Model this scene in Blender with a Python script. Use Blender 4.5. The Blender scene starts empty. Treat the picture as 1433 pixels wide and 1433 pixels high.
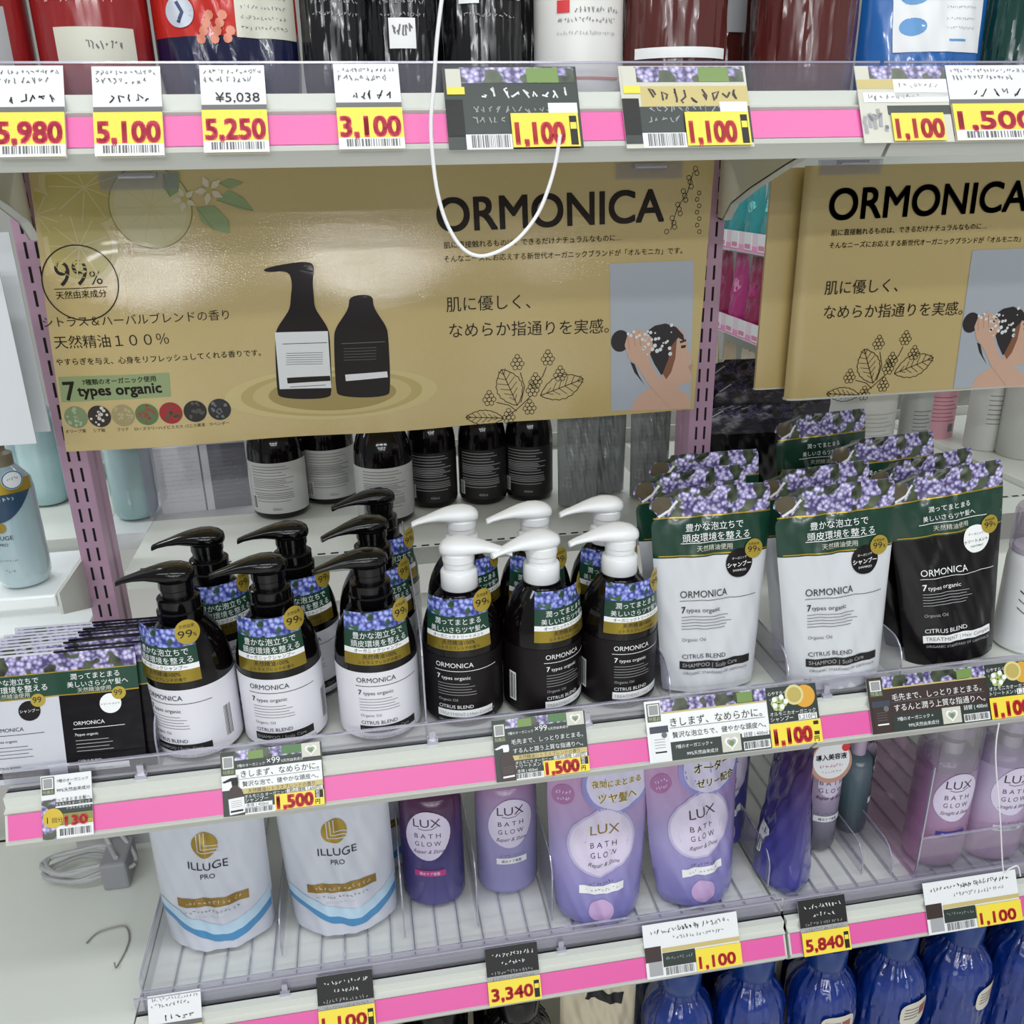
import bpy, math, random
import numpy as np
from mathutils import Matrix, Vector
from mathutils.geometry import tessellate_polygon
random.seed(7)
C = bpy.context.scene.collection
SC = bpy.context.scene
PI = math.pi

# ------------------------------------------------------------------ camera
ZC = 1.45                       # eye height
CAM = np.array([0.40443586, -1.24766799, ZC])
RM = np.array([[0.98511355, -0.07794711, 0.15321732],
               [-0.17094522, -0.35013994, 0.92096675],
               [-0.01813919, -0.93344859, -0.35825228]])
FPX = 1244.26
cd = bpy.data.cameras.new('camera')
cam = bpy.data.objects.new('camera', cd)
C.objects.link(cam)
cd.sensor_fit = 'HORIZONTAL'
cd.sensor_width = 36.0
cd.lens = 36.0 * FPX / 1433.0
cd.clip_start = 0.02
mw = Matrix.Identity(4)
for i in range(3):
    mw[i][0] = RM[i, 0]
    mw[i][1] = -RM[i, 1]
    mw[i][2] = -RM[i, 2]
    mw[i][3] = CAM[i]
cam.matrix_world = mw
SC.camera = cam

# ------------------------------------------------------------------ world, lamps, exposure
w = bpy.data.worlds.new('World')
SC.world = w
w.use_nodes = True
w.node_tree.nodes['Background'].inputs[0].default_value = (0.93, 0.97, 1.0, 1)
w.node_tree.nodes['Background'].inputs[1].default_value = 0.32


def area(name, x, y, z, sx, sy, e, rx=0, col=(0.97, 0.99, 1.0)):
    l = bpy.data.lights.new(name, 'AREA')
    l.shape = 'RECTANGLE'
    l.size, l.size_y, l.energy, l.color = sx, sy, e, col
    o = bpy.data.objects.new(name, l)
    o.location = (x, y, z)
    o.rotation_euler = (rx, 0, 0)
    C.objects.link(o)
    return o


for x in (-1.1, 0.35, 1.8):
    area('ceiling_tube', x, -1.35, 2.85, 1.25, 0.22, 15)
    area('ceiling_tube', x, -3.3, 2.85, 1.25, 0.22, 17)
    area('ceiling_tube', x, 1.5, 2.85, 1.25, 0.22, 15)
for y in (-5.6, -8.2, -10.8):
    for x in (-1.6, 0.1, 1.9):
        area('ceiling_tube', x, y, 2.85, 1.3, 0.16, 30, math.radians(25))
area('shelf_lamp', -0.5, 0.16, 1.42, 0.7, 0.05, 2.6)
SC.view_settings.view_transform = 'Standard'
SC.view_settings.look = 'None'
SC.view_settings.gamma = 1.0
SC.view_settings.use_curve_mapping = False
SC.view_settings.exposure = -0.22
SC.cycles.transparent_max_bounces = 24
SC.cycles.max_bounces = 8
SC.cycles.transmission_bounces = 8

# ------------------------------------------------------------------ ray helpers: photo pixel -> place in the room


def _ray(px, py):
    return RM @ np.array([px - 716.5, py - 716.5, FPX])


def at(px, py, Y=None, X=None, Z=None):
    d = _ray(px, py)
    if Y is not None:
        t = (Y - CAM[1]) / d[1]
    elif X is not None:
        t = (X - CAM[0]) / d[0]
    else:
        t = (Z - CAM[2]) / d[2]
    return CAM + t * d


TILT = math.radians(27)
TS, TC = math.sin(TILT), math.cos(TILT)
TAGY = -0.4252


def at_tag(px, py, z0):         # (x, s) on the sloping face of a price rail whose pink strip starts at z0
    n = np.array([0, -TC, TS])
    p0 = np.array([0, TAGY, z0])
    d = _ray(px, py)
    t = ((p0 - CAM) @ n) / (d @ n)
    p = CAM + t * d
    return p[0], (p[2] - z0) / TC


# ------------------------------------------------------------------ materials
def lin(c):
    if isinstance(c, str):
        c = [int(c[i:i + 2], 16) / 255 for i in (0, 2, 4)]
    return tuple(x / 12.92 if x <= 0.04045 else ((x + 0.055) / 1.055) ** 2.4 for x in c) + (1.0,)


MATS = {}


def mat(name, col, rough=0.45, metal=0.0, spec=0.5, coat=0.0, bump=None, alpha=None, trans=0.0, emit=0.0):
    if name in MATS:
        return MATS[name]
    m = bpy.data.materials.new(name)
    m.use_nodes = True
    nt = m.node_tree
    b = nt.nodes['Principled BSDF']
    b.inputs['Base Color'].default_value = lin(col)
    b.inputs['Roughness'].default_value = rough
    b.inputs['Metallic'].default_value = metal
    b.inputs['Specular IOR Level'].default_value = spec
    b.inputs['Coat Weight'].default_value = coat
    b.inputs['Coat Roughness'].default_value = 0.06
    b.inputs['Transmission Weight'].default_value = trans
    if alpha is not None:
        b.inputs['Alpha'].default_value = alpha
    if emit:
        b.inputs['Emission Color'].default_value = lin(col)
        b.inputs['Emission Strength'].default_value = emit
    if bump:                    # (scale, strength, distance, stretch)
        tc = nt.nodes.new('ShaderNodeTexCoord')
        mp = nt.nodes.new('ShaderNodeMapping')
        mp.inputs['Scale'].default_value = bump[3] if len(bump) > 3 else (1, 1, 1)
        no = nt.nodes.new('ShaderNodeTexNoise')
        no.inputs['Scale'].default_value = bump[0]
        no.inputs['Detail'].default_value = 2.0
        bp = nt.nodes.new('ShaderNodeBump')
        bp.inputs['Strength'].default_value = bump[1]
        bp.inputs['Distance'].default_value = bump[2]
        nt.links.new(tc.outputs['Object'], mp.inputs[0])
        nt.links.new(mp.outputs[0], no.inputs['Vector'])
        nt.links.new(no.outputs[0], bp.inputs['Height'])
        nt.links.new(bp.outputs[0], b.inputs['Normal'])
    MATS[name] = m
    return m


def clear(name, col=(1, 1, 1), gloss=0.1, rough=0.08, haze=0.0, hcol=(0.8, 0.8, 0.82), bump=None):
    """clear acrylic / film: tinted see-through + mirror + a little milky diffuse"""
    m = bpy.data.materials.new(name)
    m.use_nodes = True
    nt = m.node_tree
    nt.nodes.clear()
    out = nt.nodes.new('ShaderNodeOutputMaterial')
    tr = nt.nodes.new('ShaderNodeBsdfTransparent')
    tr.inputs[0].default_value = lin(col)
    gl = nt.nodes.new('ShaderNodeBsdfGlossy')
    gl.inputs['Roughness'].default_value = rough
    df = nt.nodes.new('ShaderNodeBsdfDiffuse')
    df.inputs[0].default_value = lin(hcol)
    m1 = nt.nodes.new('ShaderNodeMixShader')
    m1.inputs[0].default_value = haze
    nt.links.new(tr.outputs[0], m1.inputs[1])
    nt.links.new(df.outputs[0], m1.inputs[2])
    m2 = nt.nodes.new('ShaderNodeMixShader')
    lw = nt.nodes.new('ShaderNodeLayerWeight')
    lw.inputs[0].default_value = 0.3
    mr = nt.nodes.new('ShaderNodeMapRange')
    mr.inputs['To Min'].default_value = gloss
    mr.inputs['To Max'].default_value = min(1, gloss * 4)
    nt.links.new(lw.outputs['Facing'], mr.inputs['Value'])
    nt.links.new(mr.outputs[0], m2.inputs[0])
    nt.links.new(m1.outputs[0], m2.inputs[1])
    nt.links.new(gl.outputs[0], m2.inputs[2])
    nt.links.new(m2.outputs[0], out.inputs[0])
    if bump:
        tc = nt.nodes.new('ShaderNodeTexCoord')
        no = nt.nodes.new('ShaderNodeTexNoise')
        no.inputs['Scale'].default_value = bump[0]
        bp = nt.nodes.new('ShaderNodeBump')
        bp.inputs['Strength'].default_value = bump[1]
        bp.inputs['Distance'].default_value = bump[2]
        nt.links.new(tc.outputs['Object'], no.inputs['Vector'])
        nt.links.new(no.outputs[0], bp.inputs['Height'])
        nt.links.new(bp.outputs[0], gl.inputs['Normal'])
    MATS[name] = m
    return m


def flowers(name, cols, rough=0.3, scale=230.0, clump=42.0, thr=0.44):
    """printed photograph of small clustered flowers; UV is in metres"""
    m = bpy.data.materials.new(name)
    m.use_nodes = True
    nt = m.node_tree
    b = nt.nodes['Principled BSDF']
    b.inputs['Roughness'].default_value = rough
    uv = nt.nodes.new('ShaderNodeUVMap')
    vo = nt.nodes.new('ShaderNodeTexVoronoi')
    vo.inputs['Scale'].default_value = scale
    vo2 = nt.nodes.new('ShaderNodeTexVoronoi')
    vo2.inputs['Scale'].default_value = scale * 0.45
    no = nt.nodes.new('ShaderNodeTexNoise')
    no.inputs['Scale'].default_value = clump
    no.inputs['Detail'].default_value = 1.0
    for n in (vo, vo2, no):
        nt.links.new(uv.outputs[0], n.inputs['Vector'])
    r1 = nt.nodes.new('ShaderNodeValToRGB')     # petals by cell distance
    e = r1.color_ramp.elements
    e[0].position, e[0].color = 0.0, lin(cols[0])
    e[1].position, e[1].color = 0.75, lin(cols[2])
    x = e.new(0.4)
    x.color = lin(cols[1])
    nt.links.new(vo.outputs['Distance'], r1.inputs[0])
    r2 = nt.nodes.new('ShaderNodeValToRGB')     # leaves between
    e = r2.color_ramp.elements
    e[0].position, e[0].color = 0.1, lin(cols[3])
    e[1].position, e[1].color = 0.8, lin(cols[4])
    nt.links.new(vo2.outputs['Distance'], r2.inputs[0])
    mr = nt.nodes.new('ShaderNodeMapRange')
    mr.inputs['From Min'].default_value = thr
    mr.inputs['From Max'].default_value = thr + 0.04
    nt.links.new(no.outputs[0], mr.inputs['Value'])
    mx = nt.nodes.new('ShaderNodeMix')
    mx.data_type = 'RGBA'
    nt.links.new(mr.outputs[0], mx.inputs[0])
    nt.links.new(r2.outputs[0], mx.inputs[6])
    nt.links.new(r1.outputs[0], mx.inputs[7])
    nt.links.new(mx.outputs[2], b.inputs['Base Color'])
    MATS[name] = m
    return m


def ramp2(name, c0, c1, z0, z1, rough=0.3, axis='Z', trans=0.0, coat=0.2, mid=None, bump=None, alpha=None):
    """a two-tone dyed surface along the object's own height"""
    m = mat(name, c0, rough, coat=coat, trans=trans, bump=bump, alpha=alpha)
    nt = m.node_tree
    b = nt.nodes['Principled BSDF']
    tc = nt.nodes.new('ShaderNodeTexCoord')
    sp = nt.nodes.new('ShaderNodeSeparateXYZ')
    nt.links.new(tc.outputs['Object'], sp.inputs[0])
    mr = nt.nodes.new('ShaderNodeMapRange')
    mr.inputs['From Min'].default_value = z0
    mr.inputs['From Max'].default_value = z1
    nt.links.new(sp.outputs[axis], mr.inputs['Value'])
    r = nt.nodes.new('ShaderNodeValToRGB')
    e = r.color_ramp.elements
    e[0].color = lin(c0)
    e[1].color = lin(c1)
    if mid:
        x = e.new(0.5)
        x.color = lin(mid)
    nt.links.new(mr.outputs[0], r.inputs[0])
    nt.links.new(r.outputs[0], b.inputs['Base Color'])
    return m


K = dict
WHITE = mat('white_enamel', 'cdcfc7', 0.4)
WHITE2 = mat('white_plate', 'd8dcd4', 0.35)
GREY = mat('grey_enamel', 'cfcab2', 0.45)
PINK = mat('pink_strip', 'e25fa6', 0.35)
MAUVE = mat('mauve_enamel', 'b592a9', 0.35)
BLACKHOLE = mat('slot_dark', '0c0a0c', 0.9)
BLK = mat('ink_black', '151314', 0.5)
WHT = mat('ink_white', 'eef0f0', 0.5)
PAPER = mat('paper_white', 'e8eaec', 0.5)
GRY = mat('ink_grey', '6d6c6c', 0.5)
LGRY = mat('ink_light_grey', 'a5a6a8', 0.5)
RED = mat('ink_red', 'd4353a', 0.4)
YEL = mat('ink_yellow', 'f2dc45', 0.4)
GOLD = mat('gold_foil', 'b39a35', 0.32, metal=0.55)
GOLDP = mat('gold_print', 'c9b878', 0.4)
GREEN = mat('deep_green_print', '16402f', 0.3)
DKGREEN = mat('slate_green_print', '2b3631', 0.4)
BROWN = mat('brown_print', '3a2b28', 0.4)
ORANGE = mat('orange_print', 'dca338', 0.4)
PALE = mat('pale_print', 'cfcfc0', 0.4)
LEAF = mat('leaf_print', '75924e', 0.4)
FLW = flowers('lilac_blossom_print', ['ece8f8', 'aea6d2', '4a4270', '20231f', '4d5840'], scale=210, clump=58, thr=.43)
FLWB = flowers('blue_blossom_print', ['cdd6fb', '8b98e2', '343a86', '16241c', '3f6440'], scale=200, clump=62, thr=.42)
ACR = clear('clear_acrylic', (0.97, 0.97, 0.98), 0.06, 0.05, 0.10, (0.75, 0.74, 0.8))
ACRE = clear('acrylic_edge', (0.85, 0.84, 0.9), 0.25, 0.15, 0.5, (0.85, 0.84, 0.93))
ACRP = clear('pink_acrylic', (0.96, 0.90, 0.95), 0.06, 0.06, 0.08, (0.8, 0.68, 0.76))


# ------------------------------------------------------------------ mesh builder
class M:
    def __init__(s):
        s.v, s.f, s.m, s.uv, s.ms = [], [], [], [], []

    def mi(s, m):
        if m not in s.ms:
            s.ms.append(m)
        return s.ms.index(m)

    def add(s, vs, fs, m, uv=None):
        o = len(s.v)
        s.v.extend([tuple(float(c) for c in p) for p in vs])
        s.uv.extend(uv if uv else [(0.0, 0.0)] * len(vs))
        k = s.mi(m)
        for f in fs:
            s.f.append(tuple(i + o for i in f))
            s.m.append(k)
        return s

    def box(s, x0, x1, y0, y1, z0, z1, m):
        v = [(x, y, z) for z in (z0, z1) for y in (y0, y1) for x in (x0, x1)]
        return s.add(v, [(0, 2, 3, 1), (4, 5, 7, 6), (0, 1, 5, 4), (2, 6, 7, 3), (0, 4, 6, 2), (1, 3, 7, 5)], m)

    def lathe(s, prof, m, seg=32, cx=0, cy=0, a0=0, a1=2 * PI, sx=1, sy=1, caps=True, uvr=None, wob=0.0, wseed=1):
        full = abs(a1 - a0 - 2 * PI) < 1e-6
        n = seg if full else seg + 1
        v, f, uv = [], [], []
        for r, z in prof:
            for k in range(n):
                a = a0 + (a1 - a0) * k / seg
                q = r
                if wob:
                    q += wob * (math.sin(19 * a + wseed + 14 * z) + .8 * math.sin(31 * a + 2.1 * wseed - 22 * z) + .9 * math.sin(7 * a + 60 * z + wseed) + .6 * math.sin(47 * a + 3.7 * wseed + 90 * z))
                v.append((cx + q * sx * math.sin(a), cy - q * sy * math.cos(a), z))
                uv.append(((uvr or r) * a, z))
        for j in range(len(prof) - 1):
            for k in range(seg):
                k2 = (k + 1) % n
                f.append((j * n + k, j * n + k2, (j + 1) * n + k2, (j + 1) * n + k))
        if caps and full:
            if prof[0][0] > 1e-5:
                f.append(tuple(range(n - 1, -1, -1)))
            if prof[-1][0] > 1e-5:
                f.append(tuple((len(prof) - 1) * n + k for k in range(n)))
        return s.add(v, f, m, uv)

    def loft(s, secs, m, cap=True):
        n = len(secs[0])
        v = [p for q in secs for p in q]
        f = [(j * n + k, j * n + (k + 1) % n, (j + 1) * n + (k + 1) % n, (j + 1) * n + k)
             for j in range(len(secs) - 1) for k in range(n)]
        if cap:
            f += [tuple(range(n - 1, -1, -1)), tuple((len(secs) - 1) * n + k for k in range(n))]
        return s.add(v, f, m)

    def tube(s, path, r, m, seg=8, closed=False):
        P = [Vector(p) for p in path]
        secs = []
        for i, p in enumerate(P):
            t = (P[min(i + 1, len(P) - 1)] - P[max(i - 1, 0)]).normalized()
            u = t.cross(Vector((0.13, 0.9, 0.41))).normalized()
            w_ = t.cross(u)
            secs.append([tuple(p + (u * math.cos(2 * PI * k / seg) + w_ * math.sin(2 * PI * k / seg)) * r) for k in range(seg)])
        return s.loft(secs, m)

    def extrude_x(s, prof, x0, x1, m):       # closed (y,z) outline
        n = len(prof)
        v = [(x0, y, z) for y, z in prof] + [(x1, y, z) for y, z in prof]
        f = [(k, (k + 1) % n, n + (k + 1) % n, n + k) for k in range(n)]
        f += [tuple(range(n - 1, -1, -1)), tuple(range(n, 2 * n))]
        return s.add(v, f, m)

    def prism(s, pts, d, m):                 # closed outline of 3D points swept by d
        n = len(pts)
        v = [tuple(p) for p in pts] + [tuple(p[i] + d[i] for i in range(3)) for p in pts]
        f = [(k, (k + 1) % n, n + (k + 1) % n, n + k) for k in range(n)]
        f += [tuple(range(n - 1, -1, -1)), tuple(range(n, 2 * n))]
        return s.add(v, f, m)

    def build(s, name, parent=None, loc=None, smooth=True, bevel=0.0, fix=True):
        me = bpy.data.meshes.new(name)
        me.from_pydata(s.v, [], s.f)
        for m in s.ms:
            me.materials.append(m)
        me.polygons.foreach_set('material_index', s.m)
        ul = me.uv_layers.new(name='UVMap')
        li = np.zeros(len(me.loops), dtype=np.int32)
        me.loops.foreach_get('vertex_index', li)
        ul.data.foreach_set('uv', np.array(s.uv, dtype=np.float32)[li].ravel())
        if fix:
            import bmesh
            bm = bmesh.new()
            bm.from_mesh(me)
            bmesh.ops.recalc_face_normals(bm, faces=bm.faces)
            bm.to_mesh(me)
            bm.free()
        if smooth:
            me.polygons.foreach_set('use_smooth', [True] * len(me.polygons))
            me.set_sharp_from_angle(angle=math.radians(38))
        o = bpy.data.objects.new(name, me)
        C.objects.link(o)
        if parent:
            o.parent = parent
        if loc:
            o.location = loc
        if bevel:
            b = o.modifiers.new('bevel', 'BEVEL')
            b.width = bevel
            b.segments = 2
            b.limit_method = 'ANGLE'
        return o


# ------------------------------------------------------------------ flat print: text and shapes laid on any surface
_tc = {}


def tmesh(sx, bold=0.0, res=2):
    key = (sx, bold, res)
    if key not in _tc:
        c = bpy.data.curves.new('t', 'FONT')
        c.body = sx
        c.resolution_u = res
        c.offset = bold
        o = bpy.data.objects.new('t', c)
        C.objects.link(o)
        dg = bpy.context.evaluated_depsgraph_get()
        ev = o.evaluated_get(dg)
        me = ev.to_mesh()
        v = np.array([tuple(q.co)[:2] for q in me.vertices]) if len(me.vertices) else np.zeros((1, 2))
        f = [tuple(p.vertices) for p in me.polygons]
        ev.to_mesh_clear()
        bpy.data.objects.remove(o)
        bpy.data.curves.remove(c)
        v = v - np.array([v[:, 0].min(), 0])
        _tc[key] = (v, f, v[:, 0].max())
    return _tc[key]


def fine(v, f, L):
    """split faces until no edge is longer than L, so print can follow a curved surface"""
    v = list(v)
    st = []
    for q in f:
        for k in range(1, len(q) - 1):
            st.append((q[0], q[k], q[k + 1]))
    out, mid = [], {}
    L2 = L * L
    while st:
        a, b, c = st.pop()
        e = [((v[i][0] - v[j][0]) ** 2 + (v[i][1] - v[j][1]) ** 2, i, j, k) for i, j, k in ((a, b, c), (b, c, a), (c, a, b))]
        d, i, j, k = max(e)
        if d <= L2:
            out.append((a, b, c))
            continue
        key = (min(i, j), max(i, j))
        if key not in mid:
            mid[key] = len(v)
            v.append(((v[i][0] + v[j][0]) / 2, (v[i][1] + v[j][1]) / 2))
        n = mid[key]
        st += [(i, n, k), (n, j, k)]
    return v, out


class Art:
    def __init__(s):
        s.it = []

    def add(s, v, f, m, l=1):
        s.it.append(([tuple(p) for p in v], f, m, l))

    def rect(s, x0, y0, x1, y1, m, l=0, step=None):
        nx = max(1, int(abs(x1 - x0) / step + .99)) if step else 1
        ny = max(1, int(abs(y1 - y0) / step + .99)) if step else 1
        v = [(x0 + (x1 - x0) * i / nx, y0 + (y1 - y0) * j / ny) for j in range(ny + 1) for i in range(nx + 1)]
        f = [(j * (nx + 1) + i, j * (nx + 1) + i + 1, (j + 1) * (nx + 1) + i + 1, (j + 1) * (nx + 1) + i)
             for j in range(ny) for i in range(nx)]
        s.add(v, f, m, l)

    def disc(s, x, y, r, m, l=1, n=28, ry=None):
        ry = ry or r
        v = [(x, y)]
        f = []
        for q in (0.5, 1.0):
            v += [(x + r * q * math.cos(2 * PI * k / n), y + ry * q * math.sin(2 * PI * k / n)) for k in range(n)]
        for k in range(n):
            k2 = (k + 1) % n
            f += [(0, 1 + k, 1 + k2), (1 + k, 1 + n + k, 1 + n + k2, 1 + k2)]
        s.add(v, f, m, l)

    def ring(s, x, y, r0, r1, m, l=1, n=40):
        v = [(x + r * math.cos(2 * PI * k / n), y + r * math.sin(2 * PI * k / n)) for r in (r0, r1) for k in range(n)]
        s.add(v, [(k, (k + 1) % n, n + (k + 1) % n, n + k) for k in range(n)], m, l)

    def poly(s, pts, m, l=1):
        t = tessellate_polygon([[Vector((p[0], p[1], 0)) for p in pts]])
        s.add(pts, [tuple(q) for q in t], m, l)

    def line(s, pts, w_, m, l=1):
        v, f = [], []
        for i, p in enumerate(pts):
            a = pts[max(i - 1, 0)]
            b = pts[min(i + 1, len(pts) - 1)]
            dx, dy = b[0] - a[0], b[1] - a[1]
            q = math.hypot(dx, dy) or 1
            nx, ny = -dy / q * w_ / 2, dx / q * w_ / 2
            v += [(p[0] + nx, p[1] + ny), (p[0] - nx, p[1] - ny)]
        for i in range(len(pts) - 1):
            f.append((2 * i, 2 * i + 1, 2 * i + 3, 2 * i + 2))
        s.add(v, f, m, l)

    def text(s, t, p, m, w_=None, h=None, l=2, bold=0.0, p1=None, al='l', skew=0.0):
        """t from baseline point p; either width w_, or em height h, or ends at p1"""
        v, f, tw = tmesh(t, 0.0, 7 if (h or 0) > .03 else 3 if len(t) < 9 else 2)
        ang = 0.0
        if p1 is not None:
            w_ = math.hypot(p1[0] - p[0], p1[1] - p[1])
            ang = math.atan2(p1[1] - p[1], p1[0] - p[0])
        if w_ is None:
            sx = sy = h
        else:
            sx = w_ / tw
            sy = h if h else sx
        x = v[:, 0] * sx + v[:, 1] * sy * skew
        y = v[:, 1] * sy
        off = {'l': 0, 'c': -tw * sx / 2, 'r': -tw * sx}[al]
        x = x + off
        ca, sa = math.cos(ang), math.sin(ang)
        b = bold * .75 * sy
        for ox, oy in (((0, 0), (b, b), (-b, b), (b, -b), (-b, -b)) if bold > 0.004 else ((0, 0),)):
            X, Y = x + ox, y + oy
            s.add(np.stack([p[0] + X * ca - Y * sa, p[1] + X * sa + Y * ca], 1).tolist(), f, m, l)

    def scribble(s, x0, x1, y, h, m, l=2, n=None):
        n = n or max(3, int((x1 - x0) / (h * 0.8)))
        for k in range(n):
            cx = x0 + (x1 - x0) * (k + .5) / n
            d = (x1 - x0) / n * 0.4
            p = [(cx + random.uniform(-d, d), y + random.uniform(0, h)) for _ in range(4)]
            s.line(p, h * 0.14, m, l)

    def bars(s, x0, y0, x1, y1, m=None, l=2, n=26):
        rn = random.Random(n)
        x = x0
        while x < x1:
            q = (x1 - x0) / n * rn.choice((.35, .5, .9))
            s.rect(x, y0, min(x1, x + q), y1, m or BLK, l)
            x += q + (x1 - x0) / n * rn.choice((.35, .5, .8))

    def emit(s, mb, fn, L=None):
        for v, f, m, l in s.it:
            if L:
                v, f = fine(v, f, L)
            mb.add([fn(x, y, l) for x, y in v], f, m, v)


EPS = 0.00022


# ------------------------------------------------------------------ naming
def tag(o, label=None, cat=None, group=None, kind=None):
    if label:
        o['label'] = label
    if cat:
        o['category'] = cat
    if group:
        o['group'] = group
    if kind:
        o['kind'] = kind
    return o


def thing(name, label, cat, loc=(0, 0, 0), rz=0.0, group=None, rot=None):
    o = bpy.data.objects.new(name, None)
    o.empty_display_size = 0.02
    C.objects.link(o)
    o.location = loc
    o.rotation_euler = rot or (0, 0, rz)
    return tag(o, label, cat, group)


def dup(o, parent=None, **kw):
    c = o.copy()
    C.objects.link(c)
    if parent:
        c.parent = parent
    for ch in list(o.children):
        dup(ch, c)
    return c


def place(o, loc, rz=0.0, label=None, rot=None, group=None):
    o.location = loc
    o.rotation_euler = rot or (0, 0, rz)
    if label:
        o['label'] = label
    if group:
        o['group'] = group
    return o

# ================================================================== the setting
m = M()
m.box(-6, 8, -13, 5.0, -0.02, 0.0, mat('floor_vinyl', 'c9c8c2', 0.3))
tag(m.build('floor', smooth=False), 'pale vinyl shop floor', 'floor', kind='structure')
m = M()
m.box(-4.5, 5.5, 4.9, 5.0, 0.0, 3.0, mat('wall_paint', 'd9d9d4', 0.6))
tag(m.build('wall_back', smooth=False), 'pale shop wall far behind the shelves', 'wall', kind='structure')
m = M()
m.box(5.4, 5.5, -4.5, 4.9, 0.0, 3.0, MATS['wall_paint'])
tag(m.build('wall_right', smooth=False), 'pale shop wall beyond the other aisle', 'wall', kind='structure')

TOPZ0, MIDZ0, LOWZ0 = 1.4725, 0.803, 0.461
DZ = 0.0415                       # pink foot of the rail -> shelf surface


def slots(m, x0, x1, y, z):
    x = x0
    while x < x1:
        m.box(x, x + 0.0115, y, y + 0.0045, z, z + 0.0006, BLACKHOLE)
        x += 0.0195


def shelf(name, label, z0, x0, x1, yb=-0.004, lip=True, rail=True, slot=False, ribs=False, clips=(), group='pink edged shop shelves'):
    t = thing(name, label, 'shelf', ((x0 + x1) / 2, 0, z0), group=group)
    a, b = x0 - t.location.x, x1 - t.location.x
    p = M()
    p.extrude_x([(-0.403, 0.012), (-0.403, DZ), (yb, DZ), (yb, DZ - 0.03), (-0.30, DZ - 0.03), (-0.39, 0.004)], a, b, WHITE2)
    if slot:
        slots(p, a + 0.02, b - 0.02, yb - 0.03, DZ)
    p.build('shelf_panel', t, smooth=False)
    r = M()
    r.extrude_x([(-0.396, -0.0165), (-0.413, -0.0165), (-0.4185, -0.008), (-0.4225, -0.0035), (-0.4225, 0.0), (-0.4215 + 0.0005, 0.0),
                 (-0.421 + 0.0125, 0.0245), (-0.4105, 0.0275), (-0.402, 0.0300), (-0.396, 0.036), (-0.3935, DZ), (-0.386, DZ), (-0.386, 0.03), (-0.396, 0.01)], a, b, WHITE)
    r.build('price_rail', t)
    k = M()
    v = []
    for x in (a + 0.003, b - 0.003):
        for s in (0.001, 0.0272):
            for o in (0.0002, 0.0010):
                v.append((x, -0.421 + s * TS - o * TC, s * TC + o * TS))
    k.add(v, [(0, 1, 3, 2), (4, 6, 7, 5), (0, 4, 5, 1), (2, 3, 7, 6), (1, 5, 7, 3), (0, 2, 6, 4)], PINK)
    tag(k.build('label_strip', t, smooth=False), 'plain pink label strip')
    if lip:
        l = M()
        l.box(a, b, -0.3915, -0.3895, DZ, 0.0655, ACR)
        l.box(a, b, -0.3922, -0.3888, 0.0655, 0.0672, ACRE)
        for cx in clips:
            q = cx - t.location.x
            l.box(q - 0.006, q + 0.006, -0.3975, -0.3922, 0.030, 0.046, ACRE)
            l.box(q - 0.0035, q + 0.0035, -0.3945, -0.3922, 0.046, 0.057, ACRE)
        l.build('clear_lip', t, smooth=False)
    return t


def bracket(t, x, z):
    pr = [(-0.002, -0.002), (-0.002, -0.090), (-0.020, -0.092), (-0.030, -0.083), (-0.045, -0.070), (-0.102, -0.050), (-0.200, -0.022), (-0.300, 0.003), (-0.34, 0.008), (-0.34, 0.012), (-0.02, 0.012)]
    b = M()
    b.extrude_x(pr, x, x + 0.002, GREY)
    low = pr[1:9]
    for i in range(len(low) - 1):
        (y0, z0), (y1, z1) = low[i], low[i + 1]
        b.add([(x, y0, z0), (x + 0.013, y0, z0), (x + 0.013, y1, z1), (x, y1, z1),
               (x, y0, z0 + 0.0016), (x + 0.013, y0, z0 + 0.0016), (x + 0.013, y1, z1 + 0.0016), (x, y1, z1 + 0.0016)],
              [(0, 1, 2, 3), (4, 7, 6, 5), (0, 4, 5, 1), (1, 5, 6, 2), (2, 6, 7, 3), (3, 7, 4, 0)], WHITE)
    b.box(x - 0.0004, x, -0.020, -0.016, -0.010, -0.004, BLACKHOLE)
    o = b.build('bracket', t, smooth=False)
    return o


tA = shelf('display_shelf', 'top pink-edged shelf at eye level above the wide tan sign', TOPZ0, 0.0085, 0.9045)
tB = shelf('display_shelf', 'top pink-edged shelf above the folded tan sign on the right', TOPZ0, 0.9085, 1.8)
bracket(tA, 0.0125 - tA.location.x, -0.018)
bracket(tB, 0.9120 - tB.location.x, -0.018)
shelf('display_shelf', 'middle pink-edged shelf carrying the black pump bottles and sachets', MIDZ0, -0.002, 0.9045, clips=(0.135, 0.45, 0.63))
shelf('display_shelf', 'middle pink-edged shelf under the black refill pouch on the right', MIDZ0, 0.9085, 1.8, clips=(0.93, 1.3))
shelf('display_shelf', 'low pink-edged shelf under the white pouches and lilac bottles', LOWZ0, 0.0745, 0.9045, clips=(0.25, 0.6))
shelf('display_shelf', 'low pink-edged shelf under the pink-lilac pump bottles', LOWZ0, 0.9085, 1.8)

m = M()
m.box(-0.95, 0.0725, -0.405, -0.004, 0.482, 0.5025, WHITE2)
slots(m, -0.3, -0.03, -0.035, 0.5025)
tag(m.build('bare_shelf', smooth=False, bevel=0.002), 'bare off-white low shelf with a coiled cable at its back', 'shelf')
m = M()
m.box(-0.95, 2.0, -0.40, 0.5, 0.06, 0.10, GREY)
tag(m.build('base_deck', smooth=False), 'grey base deck holding the blue bottles at the bottom', 'shelf')


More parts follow.
